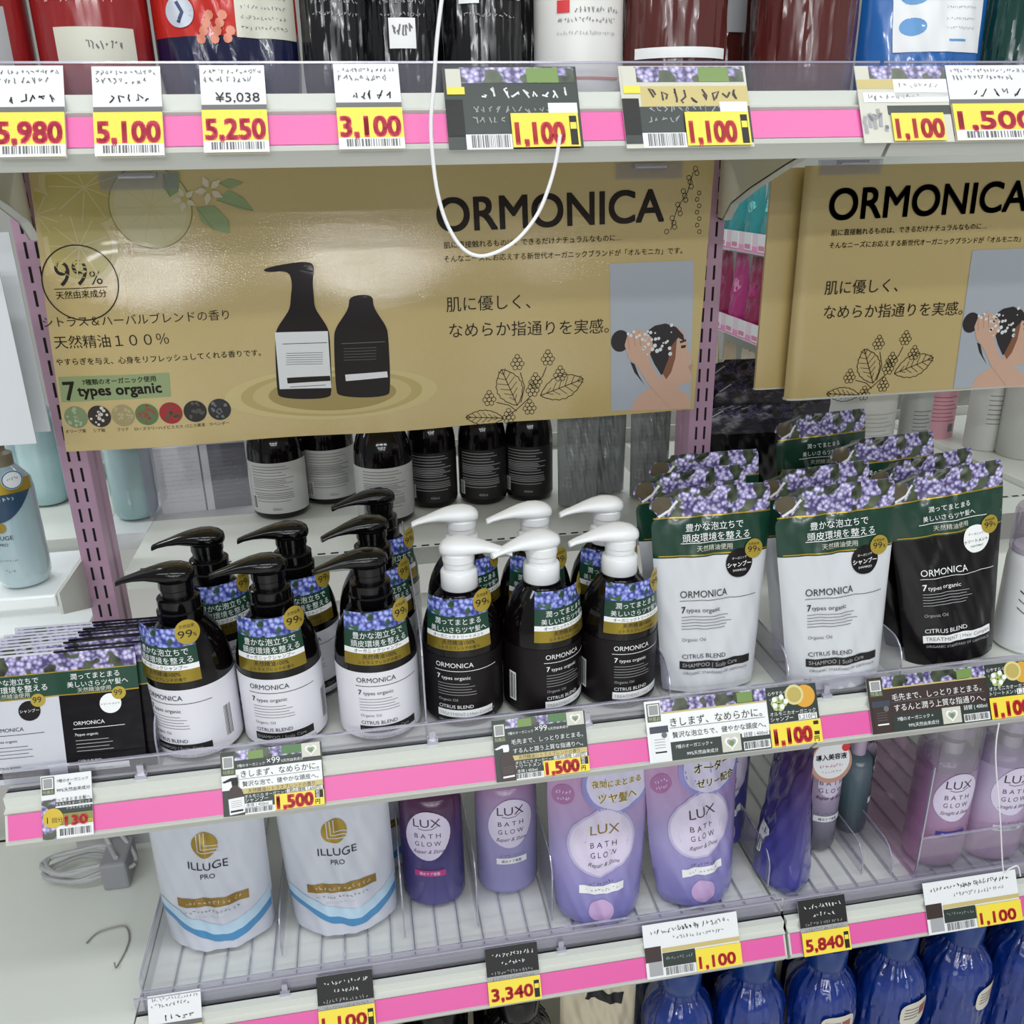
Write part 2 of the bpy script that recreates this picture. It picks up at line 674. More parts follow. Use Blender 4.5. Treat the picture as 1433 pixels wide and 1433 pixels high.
def post(x, label):
    t = thing('upright_post', label, 'shelf post', (x, 0, 0), group='slotted mauve shelf posts')
    b = M()
    pr = [(-0.0185, 0.0), (0.0185, 0.0), (0.0185, 0.024), (0.0155, 0.026), (0.0155, 0.034), (0.0185, 0.036), (0.0185, 0.060), (-0.0185, 0.060), (-0.0185, 0.036), (-0.0155, 0.034), (-0.0155, 0.026), (-0.0185, 0.024)]
    b.prism([(px, py, 0.0) for px, py in pr], (0, 0, 2.1), MAUVE)
    b.build('post_body', t, smooth=False, bevel=0.003)
    k = M()
    z = 0.35
    while z < 2.0:
        zz = z + 0.0045
        for sx in (-0.0065, 0.0065):
            k.box(sx - 0.0016, sx + 0.0016, -0.0004, 0.001, zz - 0.01, zz + 0.01, BLACKHOLE)
        z += 0.0298
    k.build('slots', t, smooth=False)
    return t


post(0.0065, 'slotted mauve metal post at the left edge of the wide tan sign')
post(0.9065, 'slotted mauve metal post between the two tan signs')

# the far side of the gondola: plates level with z 0.92, goods seen from behind
OSZ = 0.918
for nm, x0, x1, lb in (('far_side_shelf', 0.043, 0.884, 'white shelf of the far side behind the wide sign, holding black bottles'),
                       ('far_side_shelf', 0.929, 1.52, 'white shelf of the far side behind the dark refill pouches'),
                       ('far_side_shelf', 1.5215, 2.3, 'raised white shelf of the far side at the right edge'),
                       ('far_side_shelf', -0.95, -0.03, 'white shelf of the far side behind the pale blue bottles')):
    up = 0.012 if x0 > 1.5 else 0.0
    y0 = 0.002 if x0 > 0 else 0.16
    m = M()
    m.box(x0, x1, y0, 0.47, OSZ - 0.028, OSZ + up, WHITE2)
    m.box(x0, x1, 0.468, 0.474, OSZ, OSZ + 0.03, WHITE)
    if up == 0 and x0 > 0:
        slots(m, x0 + 0.02, x1 - 0.02, 0.006, OSZ)
    tag(m.build(nm, smooth=False, bevel=0.0015), lb, 'shelf', 'far side shelves')

# left bay: short bright shelf with its cheek
t = thing('side_shelf', 'short glossy white shelf left of the mauve post under the pale blue bottle', 'shelf', (-0.45, 0, 0.94))
m = M()
m.box(-0.5, 0.433, -0.105, 0.05, -0.019, 0.0, mat('gloss_white', 'eef3f3', 0.15, coat=0.5))
m.build('shelf_panel', t, smooth=False, bevel=0.003)
m = M()
m.prism([(0.436, -0.108, 0.003), (0.436, -0.108, -0.028), (0.436, 0.03, -0.085), (0.436, 0.045, -0.085), (0.436, 0.045, 0.003)], (0.0035, 0, 0), WHITE)
m.build('cheek_plate', t, smooth=False)
m = M()
m.box(-0.95, -0.035, -0.20, 0.12, 0.80, 0.82, MATS['gloss_white'])
tag(m.build('side_shelf', smooth=False, bevel=0.003), 'glossy white shelf behind the upright sachets, left of the mauve post', 'shelf')

# ================================================================== signs
TAN = mat('tan_laminate', 'cbb478', 0.45, spec=0.25, coat=1.0, bump=(620.0, 0.15, 0.0014))
TAN.node_tree.nodes['Principled BSDF'].inputs['Coat Roughness'].default_value = 0.03
TAN.node_tree.nodes['Principled BSDF'].inputs['Coat IOR'].default_value = 1.75
_b = TAN.node_tree.nodes['Principled BSDF']
TAN.node_tree.links.new(_b.inputs['Normal'].links[0].from_socket, _b.inputs['Coat Normal'])
TAN_D = mat('tan_back', 'b6a06a', 0.35)
CREAM = mat('print_cream', 'd3c28a', 0.35, spec=.3, coat=.3)
LEMON = mat('print_lemon', 'bfae62', 0.25, coat=0.5)
RIND = mat('print_rind', 'cfc08a', 0.25, coat=0.5)
PALELEM = mat('print_pale_lemon', 'cfc79b', 0.25, coat=0.5)
INK = mat('print_brown_black', '261d17', 0.4, spec=.2, coat=.15)
BOTP = mat('print_bottle', '1b1012', 0.4, spec=.2, coat=.25)
BLUEG = mat('print_sky', 'b5bcc6', 0.25, coat=0.5)
SKIN = mat('print_skin', 'd9b19a', 0.3, coat=0.4)
SKIN2 = mat('print_skin_deep', 'c4947d', 0.3, coat=0.4)
HAIR = mat('print_hair', '2a2225', 0.3, coat=0.4)
HAIRB = mat('print_hair_brown', '8c5a40', 0.3, coat=0.4)
FOAM = mat('print_foam', 'e9ecef', 0.3, coat=0.4)
LEAFG = mat('print_leaf', '7f8f4f', 0.3, coat=0.4)
SAGE = mat('print_sage', '93a574', 0.3, coat=0.4)
SIGNY = -0.05


def S(px, py):                   # photo pixel on the plane of the signs -> (x, z)
    p = at(px, py, Y=SIGNY)
    return (p[0], p[2])


def sp(pts):
    return [S(*p) for p in pts]


def sign_right(A, dx=0.0):
    """lettering, botanical drawing and photograph of the right half of the sign"""
    B = Art()
    B.text('ORMONICA', S(613, 324), INK, p1=S(928, 309), h=0.0580, bold=0.022)
    B.text('肌に直接触れるものは、できるだけナチュラルなものに…', S(621, 347), INK, p1=S(870, 336), bold=0.006)
    B.text('そんなニーズにお応えする新世代オーガニックブランドが「オルモニカ」です。', S(621, 366), INK, p1=S(954, 354), bold=0.006)
    B.text('肌に優しく、', S(624, 434), INK, p1=S(741, 429))
    B.text('なめらか指通りを実感。', S(628, 470), INK, p1=S(850, 463))
    # berry sprig, line drawing
    lw = 0.0011

    def berry(px, py, n=3):
        cx, cz = S(px, py)
        for i, j in [(0, 0), (1, 0), (-1, 0), (.5, .9), (-.5, .9), (.5, -.9), (-.5, -.9), (0, 1.7), (0, -1.7)][:7 + n - 2]:
            B.ring(cx + i * .0062, cz + j * .0058, .0027, .0036, INK, 1, 12)

    def leaf(a, b, wd, n=7):
        (ax, az), (bx, bz) = S(*a), S(*b)
        L = math.hypot(bx - ax, bz - az)
        ux, uz = (bx - ax) / L, (bz - az) / L
        for sgn in (1, -1):
            pts = []
            for k in range(n * 2 + 1):
                f = k / (n * 2)
                q = sgn * wd * math.sin(PI * f) ** .8 * (1 + .10 * (k % 2))
                pts.append((ax + ux * L * f - uz * q, az + uz * L * f + ux * q))
            B.line(pts, lw, INK, 1)
            for k in range(1, n):
                f = k / n
                q = sgn * wd * .75 * math.sin(PI * f)
                f2 = min(1, f + .13)
                B.line([(ax + ux * L * f, az + uz * L * f), (ax + ux * L * f2 - uz * q, az + uz * L * f2 + ux * q)], lw * .7, INK, 1)
        B.line([(ax, az), (bx, bz)], lw, INK, 1)
    for p in ((723, 508), (765, 501), (782, 523), (748, 533), (744, 545), (684, 558), (740, 570), (711, 583)):
        berry(*p)
    leaf((723, 566), (701, 516), .017)
    leaf((755, 552), (814, 528), .016)
    leaf((704, 584), (651, 582), .010)
    B.line(sp([(706, 584), (722, 572), (742, 553)]), lw, INK)
    B.line(sp([(727, 520), (733, 540), (728, 562)]), lw, INK)
    B.line(sp([(763, 512), (758, 525), (752, 532)]), lw, INK)
    B.line(sp([(694, 562), (712, 566), (722, 574)]), lw, INK)
    for k in range(15):          # hanging berries at the top right corner
        t_ = k / 14
        x, y = 973 - 36 * t_ + 5 * math.sin(k * 2.1), 236 + 88 * t_
        c = S(x, y)
        B.ring(c[0], c[1], .0026, .0034, INK, 1, 12)
    B.line(sp([(970, 240), (962, 268), (947, 292), (938, 322)]), lw * .8, INK)
    for k in range(7):
        c = S(978 - 3 * (k % 2), 270 + 9 * k)
        B.ring(c[0], c[1], .0022, .003, INK, 1, 10)
    # photograph of a person washing their hair
    B.poly(sp([(852, 369), (970, 364), (965, 571), (853, 573)]), BLUEG, 1)
    B.poly(sp([(880, 573), (888, 556), (902, 545), (916, 540), (940, 538), (962, 552), (965, 571)]), SKIN, 2)
    B.poly(sp([(926, 545), (924, 500), (930, 470), (945, 457), (955, 462), (960, 480), (961, 488), (968, 500), (964, 506), (966, 514), (964, 520), (967, 528), (962, 536), (950, 538), (940, 552)]), SKIN, 3)
    B.poly(sp([(962, 512), (969, 508), (966, 520)]), SKIN2, 4)
    B.poly(sp([(952, 483), (959, 482), (958, 486), (952, 487)]), HAIR, 4)
    B.poly(sp([(950, 477), (959, 474), (959, 477), (951, 480)]), HAIR, 4)
    B.poly(sp([(905, 462), (915, 455), (930, 452), (945, 457), (955, 468), (957, 477), (948, 472), (940, 482), (936, 500), (930, 520), (924, 524), (914, 508), (906, 490)]), HAIR, 4)
    B.poly(sp([(938, 484), (946, 474), (944, 500), (938, 520), (931, 530), (926, 522), (934, 502)]), HAIRB, 5)
    B.disc(*S(866, 476), .0135, HAIR, 3, ry=.015)
    B.poly(sp([(880, 505), (886, 520), (896, 532), (901, 538), (892, 524), (886, 508)]), HAIR, 3)
    B.poly(sp([(872, 482), (876, 468), (890, 460), (902, 464), (911, 472), (912, 484), (906, 500), (916, 520), (932, 540), (958, 556), (964, 571), (938, 571), (908, 540), (890, 512), (878, 500)]), SKIN, 6)
    for a_, b_ in (((876, 470), (879, 488)), ((884, 464), (887, 484)), ((892, 463), (895, 483))):
        B.line(sp([a_, b_]), .0012, SKIN2, 7)
    for k in range(26):
        rn = random.Random(k)
        B.disc(*S(900 + rn.uniform(-6, 40), 462 + rn.uniform(-8, 22) + 6 * (k % 3)), rn.uniform(.001, .0032), FOAM, 7, 9)
    for k in range(8):
        B.disc(*S(877 + k * 4, 466 - 3 * math.sin(k) + (k % 2) * 5), .0022, FOAM, 7, 9)
    for v, f, mm, l in B.it:
        A.add([(x + dx, z) for x, z in v], f, mm, l)


def sign_left(A):
    for (px, py, r, in_) in ((118, 262, .050, LEMON), (112, 345, .044, LEMON), (52, 300, .030, LEMON)):
        c = S(px, py)
        pts = [(c[0] + r * math.cos(a), min(c[1] + r * math.sin(a), S(200, 239)[1])) for a in [k * PI / 20 for k in range(40)]]
        pts = [(max(x, S(40, 240)[0] + .002), z) for x, z in pts]
        A.poly(pts, RIND, 1)
        pts = [(c[0] + (x - c[0]) * .86, c[1] + (z - c[1]) * .86) for x, z in pts]
        A.poly(pts, in_, 2)
        for k in range(9):
            a = k * 2 * PI / 9 + .3
            q = (c[0] + r * .8 * math.cos(a), min(c[1] + r * .8 * math.sin(a), S(200, 240)[1]))
            if q[0] > S(40, 240)[0] + .004:
                A.line([c, q], .0014, RIND, 3)
    c = S(211, 290)
    A.disc(*c, .0475, RIND, 4)
    A.disc(*c, .0425, PALELEM, 5)
    A.ring(c[0], c[1], .0470, .0482, LEAFG, 5)
    for k in range(10):
        a = k * 2 * PI / 10
        A.line([c, (c[0] + .04 * math.cos(a), c[1] + .04 * math.sin(a))], .001, RIND, 6)
    for pts in ([(228, 243), (252, 241), (250, 268), (238, 276), (228, 262)], [(275, 290), (300, 288), (320, 308), (322, 327), (300, 322), (282, 310)], [(303, 280), (320, 266), (340, 276), (355, 295), (335, 292)], [(307, 256), (322, 250), (341, 256), (322, 264)]):
        A.poly(sp(pts), SAGE, 7)
        A.line(sp([pts[0], pts[len(pts) // 2 + 1]]), .0009, LEAFG, 8)
    for cx, cy, r in ((293, 266, 22), (258, 279, 18)):
        for k in range(5):
            a = k * 2 * PI / 5 + .5
            q = [(cx, cy), (cx + r * .6 * math.cos(a - .4), cy + r * .6 * math.sin(a - .4)), (cx + r * math.cos(a), cy + r * math.sin(a)), (cx + r * .6 * math.cos(a + .4), cy + r * .6 * math.sin(a + .4))]
            A.poly(sp(q), mat('print_petal', 'd9cfb4', 0.3, coat=.4), 9)
        A.disc(*S(cx, cy), .004, LEMON, 10)
    c = S(115, 395)
    A.ring(c[0], c[1], .0435, .0450, INK, 4, 56)
    A.text('99', S(83, 400), INK, p1=S(128, 397), h=.042, bold=.0)
    A.text('%', S(130, 397), INK, p1=S(147, 396))
    A.line(sp([(78, 404), (153, 400)]), .0009, INK, 3)
    A.text('天然由来成分', S(82, 417), INK, p1=S(153, 413), bold=.006)
    A.text('シトラス＆ハーバルブレンドの香り', S(64, 456), INK, p1=S(322, 445))
    A.text('天然精油１００％', S(80, 485), INK, p1=S(240, 478))
    A.text('やすらぎを与え、心身をリフレッシュしてくれる香りです。', S(82, 509), INK, p1=S(366, 496), bold=.006)
    A.poly(sp([(84, 526), (240, 518), (242, 551), (89, 561)]), SAGE, 1)
    A.text('7', S(95, 558), INK, p1=S(111, 557), h=.034, bold=.02)
    A.text('7種類のオーガニック使用', S(119, 536), INK, p1=S(222, 529), bold=.02)
    A.text('types organic', S(113, 552), INK, p1=S(230, 545), bold=.035)
    for k, (cols) in enumerate((('7f9168', 'a9b894'), ('2e2724', 'd9d4c8'), ('a5976c', 'b9ad84'), ('5f7a4a', '9b4a40'), ('a3282c', '4a5a38'), ('24231f', '57544e'), ('2b2a2c', '76767a'))):
        c = S(109 + 33.3 * k, 581.5 - 1.9 * k)
        A.disc(*c, .0143, mat('print_herb_%s' % cols[0], cols[0], .4), 2)
        rn = random.Random(k)
        for q in range(16):
            a, r = rn.uniform(0, 2 * PI), rn.uniform(0, .0118)
            A.disc(c[0] + r * math.cos(a), c[1] + r * math.sin(a), rn.uniform(.0012, .0026), mat('print_herb_%s' % cols[1], cols[1], .4), 3, 8)
        A.text(('オリーブ葉', 'シア脂', 'ブリア', 'ローズマリー', 'ハイビスカス', 'バニラ果実', 'ラベンダー')[k], S(109 + 33.3 * k, 603 - 1.9 * k), INK, h=.0052, al='c')
    # the two printed bottles standing on a ripple
    for rx, l, mm in ((150, 1, CREAM), (128, 2, mat('print_ripple', 'bfac70', .35, spec=.3, coat=.3)), (112, 3, mat('print_ripple_light', 'cdbb82', .35, spec=.3, coat=.3)), (90, 4, mat('print_shade', 'a8955c', .35, spec=.3, coat=.3))):
        A.disc(*S(466, 548), rx * .00093, mm, l, 40, ry=rx * .00021 + .004)
    for (x0, x1, yt, yb, pump, lab) in ((388, 465, 366, 556, True, 'w'), (470, 546, 408, 552, False, 'k')):
        cx, wv = (x0 + x1) / 2, (x1 - x0) / 2
        sh = yt + 62 if pump else yt + 18
        q = [(cx - wv, yb - 8), (cx - wv + 5, yb - 1), (cx, yb + 1), (cx + wv - 5, yb - 2), (cx + wv, yb - 9)]
        dx = -3
        q += [(cx + wv + dx, sh + 42), (cx + wv - 3 + dx, sh + 28), (cx + wv - 14 + dx, sh + 12), (cx + 17 + dx, sh), (cx + 16 + dx, sh - 16)]
        if pump:
            q += [(cx + 14 + dx, sh - 34), (cx + 17 + dx, sh - 54), (cx + 12 + dx, sh - 62), (cx - 8 + dx, sh - 62), (cx - 55 + dx, sh - 53), (cx - 52 + dx, sh - 47), (cx - 20 + dx, sh - 50), (cx - 14 + dx, sh - 34)]
        q += [(cx - 16 + dx, sh - 14), (cx - 17 + dx, sh + 2), (cx - wv + 14 + dx, sh + 14), (cx - wv + 3 + dx, sh + 30), (cx - wv + dx, sh + 44)]
        for _ in range(2):       # round the outline
            q = [(a[0] * f + b[0] * (1 - f), a[1] * f + b[1] * (1 - f)) for a, b in zip(q, q[1:] + q[:1]) for f in (.75, .25)]
        A.poly(sp(q), BOTP, 6)
        if lab == 'w':
            A.poly(sp([(385, 464), (459, 461), (464, 540), (392, 543)]), PAPER, 7)
            A.text('ORMONICA', S(399, 476), INK, p1=S(441, 474), bold=.02)
            A.line(sp([(396, 480), (458, 477)]), .0008, INK, 8)
            A.text('7types organic', S(401, 488), INK, p1=S(433, 487))
            for k in range(6):
                A.line(sp([(401, 493 + 3.1 * k), (452, 491 + 3.1 * k)]), .0007, GRY, 8)
            A.text('CITRUS BLEND', S(402, 524), INK, p1=S(436, 522), bold=.01)
            A.poly(sp([(402, 527), (462, 523), (463, 530), (403, 535)]), INK, 8)
            A.line(sp([(406, 540), (456, 536)]), .0009, GRY, 8)
        else:
            A.text('ORMONICA', S(480, 473), GRY, p1=S(520, 471), bold=.01)
            A.line(sp([(478, 478), (538, 475)]), .0008, GRY, 8)
            for k in range(5):
                A.line(sp([(481, 485 + 4 * k), (526, 483 + 4 * k)]), .0005, GRY, 8)
            A.poly(sp([(483, 521), (541, 516), (542, 524), (484, 530)]), PAPER, 8)
            A.text('TREATMENT | Hair Complex', S(485, 527), INK, p1=S(538, 522), bold=.02)


def wavy(x, z):                  # the hung sheet buckles forward about a third of the way down
    v = (1.458 - z) / 0.34
    amp = (.78 + .30 * math.cos(2 * PI * (x - .13) / .30)) * (1.0 if x < .5 else max(.45, 1 - (x - .5) * 2.2))
    bulge = 0.34 * .155 * .15 * .886 * (1 + math.erf((v - .36) / .15)) * amp
    return SIGNY - bulge - 0.0010 * math.sin(x * 23 + z * 14)


t = thing('hanging_sign', 'wide tan laminated shampoo sign with lemons, two printed bottles and green logo', 'sign', (0.46, SIGNY, 1.45), group=None)
m = M()
TL, TR, BL, BR = S(40, 241), S(1000, 224), S(95, 630), S(970, 572)
nu, nv = 90, 44
vs, uv = [], []
for side in (0, 1):
    for j in range(nv + 1):
        for i in range(nu + 1):
            u, v = i / nu, j / nv
            x = (TL[0] * (1 - u) + TR[0] * u) * (1 - v) + (BL[0] * (1 - u) + BR[0] * u) * v
            z = (TL[1] * (1 - u) + TR[1] * u) * (1 - v) + (BL[1] * (1 - u) + BR[1] * u) * v
            vs.append((x - 0.46, wavy(x, z) - SIGNY + side * 0.0007, z - 1.45))
n1 = nu + 1
N = n1 * (nv + 1)
fs = []
for j in range(nv):
    for i in range(nu):
        a = j * n1 + i
        fs.append((a, a + n1, a + n1 + 1, a + 1))
m.add(vs[:N], fs, TAN)
m.add(vs[N:], [f[::-1] for f in fs], TAN_D)
A = Art()
sign_left(A)
sign_right(A)
A.emit(m, lambda x, z, l: (x - 0.46, wavy(x, z) - SIGNY - 0.0003 - l * EPS * .6, z - 1.45), .012)
m.build('printed_sheet', t, fix=False)

# second sign, folded round on its left edge
X2 = 1.0185
DX = S(1158, 318)[0] - S(613, 324)[0]
t2 = thing('hanging_sign', 'folded tan laminated sign hanging on the right of the bracket', 'sign', (X2, SIGNY, 1.45))
m = M()
zt, zb = 1.449, 1.126
path = [(0.50, 0.0), (0.30, 0.0), (0.15, 0.0), (0.05, 0.0), (0.02, 0.0), (0.008, 0.001), (0.002, 0.005), (0.0, 0.011), (0.003, 0.018), (0.012, 0.022), (0.06, 0.023), (0.09, 0.026)]
path2 = [(0.09, 0.028), (-0.010, 0.028), (-0.030, 0.0285), (-0.038, 0.030), (-0.0385, 0.034), (-0.03, 0.037), (0.10, 0.038)]
for pth, top, bot in ((path, zt, zb), (path2, zt - 0.002, zb + 0.012)):
    vs = [(X2 + x - X2, SIGNY + y - SIGNY, z - 1.45) for z in (top, (top + bot) / 2, bot) for x, y in pth]
    n = len(pth)
    m.add(vs, [(j * n + i, j * n + i + 1, (j + 1) * n + i + 1, (j + 1) * n + i) for j in range(2) for i in range(n - 1)], TAN)
m.tube([(x, y, zb - 1.45) for x, y in path[:9]], 0.0016, WHITE, 6)
m.tube([(x, y, zb + 0.012 - 1.45) for x, y in path2[:5]], 0.0012, WHITE, 6)
A = Art()
sign_right(A, DX)
A.it = [q for q in A.it]
A.emit(m, lambda x, z, l: (x - X2, -0.0006 - l * EPS * .6, z - 1.45))
m.build('printed_sheet', t2, fix=False)

# clear clips under the top shelf holding the signs
for (px, py, lb) in ((192, 238, 'clear plastic clip holding the top left of the wide tan sign'), (908, 232, 'clear plastic clip holding the top right of the wide tan sign'), (1192, 216, 'clear plastic clip above the folded tan sign')):
    x = at(px, py, Y=SIGNY)[0]
    c = thing('sign_clip', lb, 'clip', (x, SIGNY, 1.4555), group='clear sign clips')
    m = M()
    m.box(-0.045, 0.045, -0.0045, -0.0025, -0.019, 0.0, ACR)
    m.box(-0.022, 0.022, -0.010, -0.0025, -0.006, 0.0, ACRE)
    m.box(-0.045, 0.045, 0.004, 0.0055, -0.016, 0.0, ACR)
    m.box(-0.045, 0.045, -0.0045, 0.0055, -0.0006, 0.0008, ACR)
    m.build('jaw', c, smooth=False, bevel=0.0006)
    m = M()
    m.lathe([(0.0022, -0.02), (0.0022, 0.02)], ACRE, 10)
    o = m.build('pin', c)
    o.rotation_euler = (0, PI / 2, 0)
    o.location = (0, -0.011, -0.004)

# plain white boards seen from behind in the left bay
BOARD = mat('white_board', 'dfe3e8', 0.4)
m = M()
m.box(-0.5, at(52, 620, Y=-0.15)[0], -0.1515, -0.15, at(52, 620, Y=-0.15)[2], 1.36, BOARD)
tag(m.build('display_board', smooth=False), 'blank white board hanging at the left edge, nearer one', 'board', 'white boards left')
m = M()
m.box(-0.5, at(74, 603, Y=-0.10)[0] - 0.002, -0.1015, -0.10, at(74, 603, Y=-0.10)[2], 1.395, BOARD)
tag(m.build('display_board', smooth=False), 'blank white board behind the nearer one, beside the mauve post', 'board', 'white boards left')

# white cords
CORD = mat('white_cord', 'f0f0f2', 0.35)


def smoothpath(P, n=6):
    P = [Vector(p) for p in P]
    out = []
    for i in range(len(P) - 1):
        p0, p1, p2, p3 = P[max(i - 1, 0)], P[i], P[i + 1], P[min(i + 2, len(P) - 1)]
        for k in range(n):
            t_ = k / n
            out.append(0.5 * ((2 * p1) + (p2 - p0) * t_ + (2 * p0 - 5 * p1 + 4 * p2 - p3) * t_ ** 2 + (3 * p1 - p0 - 3 * p2 + p3) * t_ ** 3))
    return out + [P[-1]]


pts = [(622, -25), (617, 8), (611, 60), (607, 120), (603, 170), (605, 215), (612, 268), (625, 312), (645, 345), (668, 358), (695, 353), (725, 334), (752, 300), (768, 262), (778, 225), (784, 188)]
m = M()
m.tube(smoothpath([tuple(at(x, y, Y=-0.445)) for x, y in pts]), 0.00165, CORD, 8)
tag(m.build('white_cord'), 'white cord hanging in a loop in front of the wide tan sign', 'cord')
pts = [(1398, 1012), (1394, 1040), (1394, 1075), (1400, 1150), (1404, 1218), (1412, 1216), (1424, 1212), (1428, 1226)]
m = M()
m.tube(smoothpath([tuple(at(x, y, Y=-0.445)) for x, y in pts]), 0.0009, CORD, 6)
tag(m.build('white_cord'), 'thin white elastic thread hanging over the lilac pump bottles on the right', 'cord')

# ================================================================== price tags in the rails
TAGN = 0


def price_tag(label, z0, tl, tr, bl, br, fn, group='price tags in the rails', price=None, base=PAPER):
    a = [at_tag(*p, z0) for p in (tl, tr, bl, br)]
    x0, x1 = (a[0][0] + a[2][0]) / 2, (a[1][0] + a[3][0]) / 2
    s1, s0 = (a[0][1] + a[1][1]) / 2, (a[2][1] + a[3][1]) / 2
    w_, h_ = x1 - x0, s1 - s0
    global TAGN
    TAGN += 1
    d = -0.00004 * (TAGN % 5)
    t = thing('price_tag', label, 'price tag', (x0, TAGY + s0 * TS + d, z0 + s0 * TC), rot=(-TILT, 0, 0), group=group)
    m = M()
    m.box(0, w_, 0, 0.0006, 0, h_, base)
    A = Art()
    B = Art()
    box = fn(A, B, w_, h_)
    A.emit(m, lambda x, z, l: (x, -EPS * (l + 1), z))
    m.build('card', t, smooth=False, fix=False)
    if B.it:
        m = M()
        x, z, X, Z = box
        m.box(x, X, -0.0022, -0.0018, z, Z, YEL)
        B.emit(m, lambda x, z, l: (x, -0.0022 - EPS * l, z))
        m.build('price_card', t, smooth=False, fix=False)
    return t


def R(A, w, h, x0, y0, x1, y1, m, l=1):        # fractions, y from the top
    A.rect(x0 * w, (1 - y1) * h, x1 * w, (1 - y0) * h, m, l)


def TX(A, w, h, s, x, y, m, wd=None, hh=None, l=3, bold=0.0, al='l'):
    A.text(s, (x * w, (1 - y) * h), m, w_=wd * w if wd else None, h=hh * h if hh else None, l=l, bold=bold, al=al)


def heart(A, w, h, x0, y0, x1, y1, l=2):
    R(A, w, h, x0, y0, x1, y1, PALE, l)
    cx, cz, s = (x0 + x1) / 2 * w, (1 - (y0 + y1) / 2) * h, min((x1 - x0) * w, (y1 - y0) * h) * .42
    q = [(cx + s * (16 * math.sin(a) ** 3) / 16, cz + s * (13 * math.cos(a) - 5 * math.cos(2 * a) - 2 * math.cos(3 * a) - math.cos(4 * a)) / 16) for a in [k * PI / 14 for k in range(28)]]
    A.poly(q, WHT, l + 1)
    A.poly([(cx + (x - cx) * .66, cz + (z - cz) * .66) for x, z in q], LGRY, l + 2)
    A.disc(cx, cz - s * .05, s * .36, LEAF, l + 3, 12)


def codebox(A, w, h, x0, y0, x1, y1, fg=WHT):
    R(A, w, h, x0, y0, x1, y1, mat('code_frame', '4d5a3c', .4), 2)
    k = (x1 - x0) * .08
    R(A, w, h, x0 + k, y0 + (y1 - y0) * .05, x1 - k, y0 + (y1 - y0) * .68, WHT, 3)
    R(A, w, h, x0 + k * 2, y0 + (y1 - y0) * .10, x1 - k * 2, y0 + (y1 - y0) * .62, mat('code_grey', '9a9b9c', .5), 4)
    TX(A, w, h, '特選品', (x0 + x1) / 2 - (x1 - x0) * .42, y1 - (y1 - y0) * .08, mat('code_text', 'dfe3c8', .4), wd=(x1 - x0) * .84, l=4, bold=.02)


def minibottle(A, w, h, x0, y0, x1, y1, pump, lab, l=3):
    def P(fx, fy):
        return ((x0 + (x1 - x0) * fx) * w, (1 - (y0 + (y1 - y0) * fy)) * h)
    A.poly([P(.25, 1), P(.23, .40), P(.35, .28), P(.44, .24), P(.44, .12), P(.72, .12), P(.72, .24), P(.88, .32), P(.95, .44), P(.97, 1)], BROWN, l)
    A.poly([P(.0, .09), P(.4, .0), P(.72, .0), P(.74, .14), P(.7, .2), P(.44, .2), P(.42, .08), P(.1, .12)], pump, l + 1)
    A.poly([P(.24, .55), P(.97, .52), P(.98, .93), P(.27, .97)], lab, l + 1)
    A.poly([P(.32, .86), P(.9, .84), P(.9, .89), P(.32, .91)], BLK if lab is PAPER else WHT, l + 2)
    for k in range(4):
        A.line([P(.36, .62 + .05 * k), P(.86, .605 + .05 * k)], .0003, GRY, l + 2)


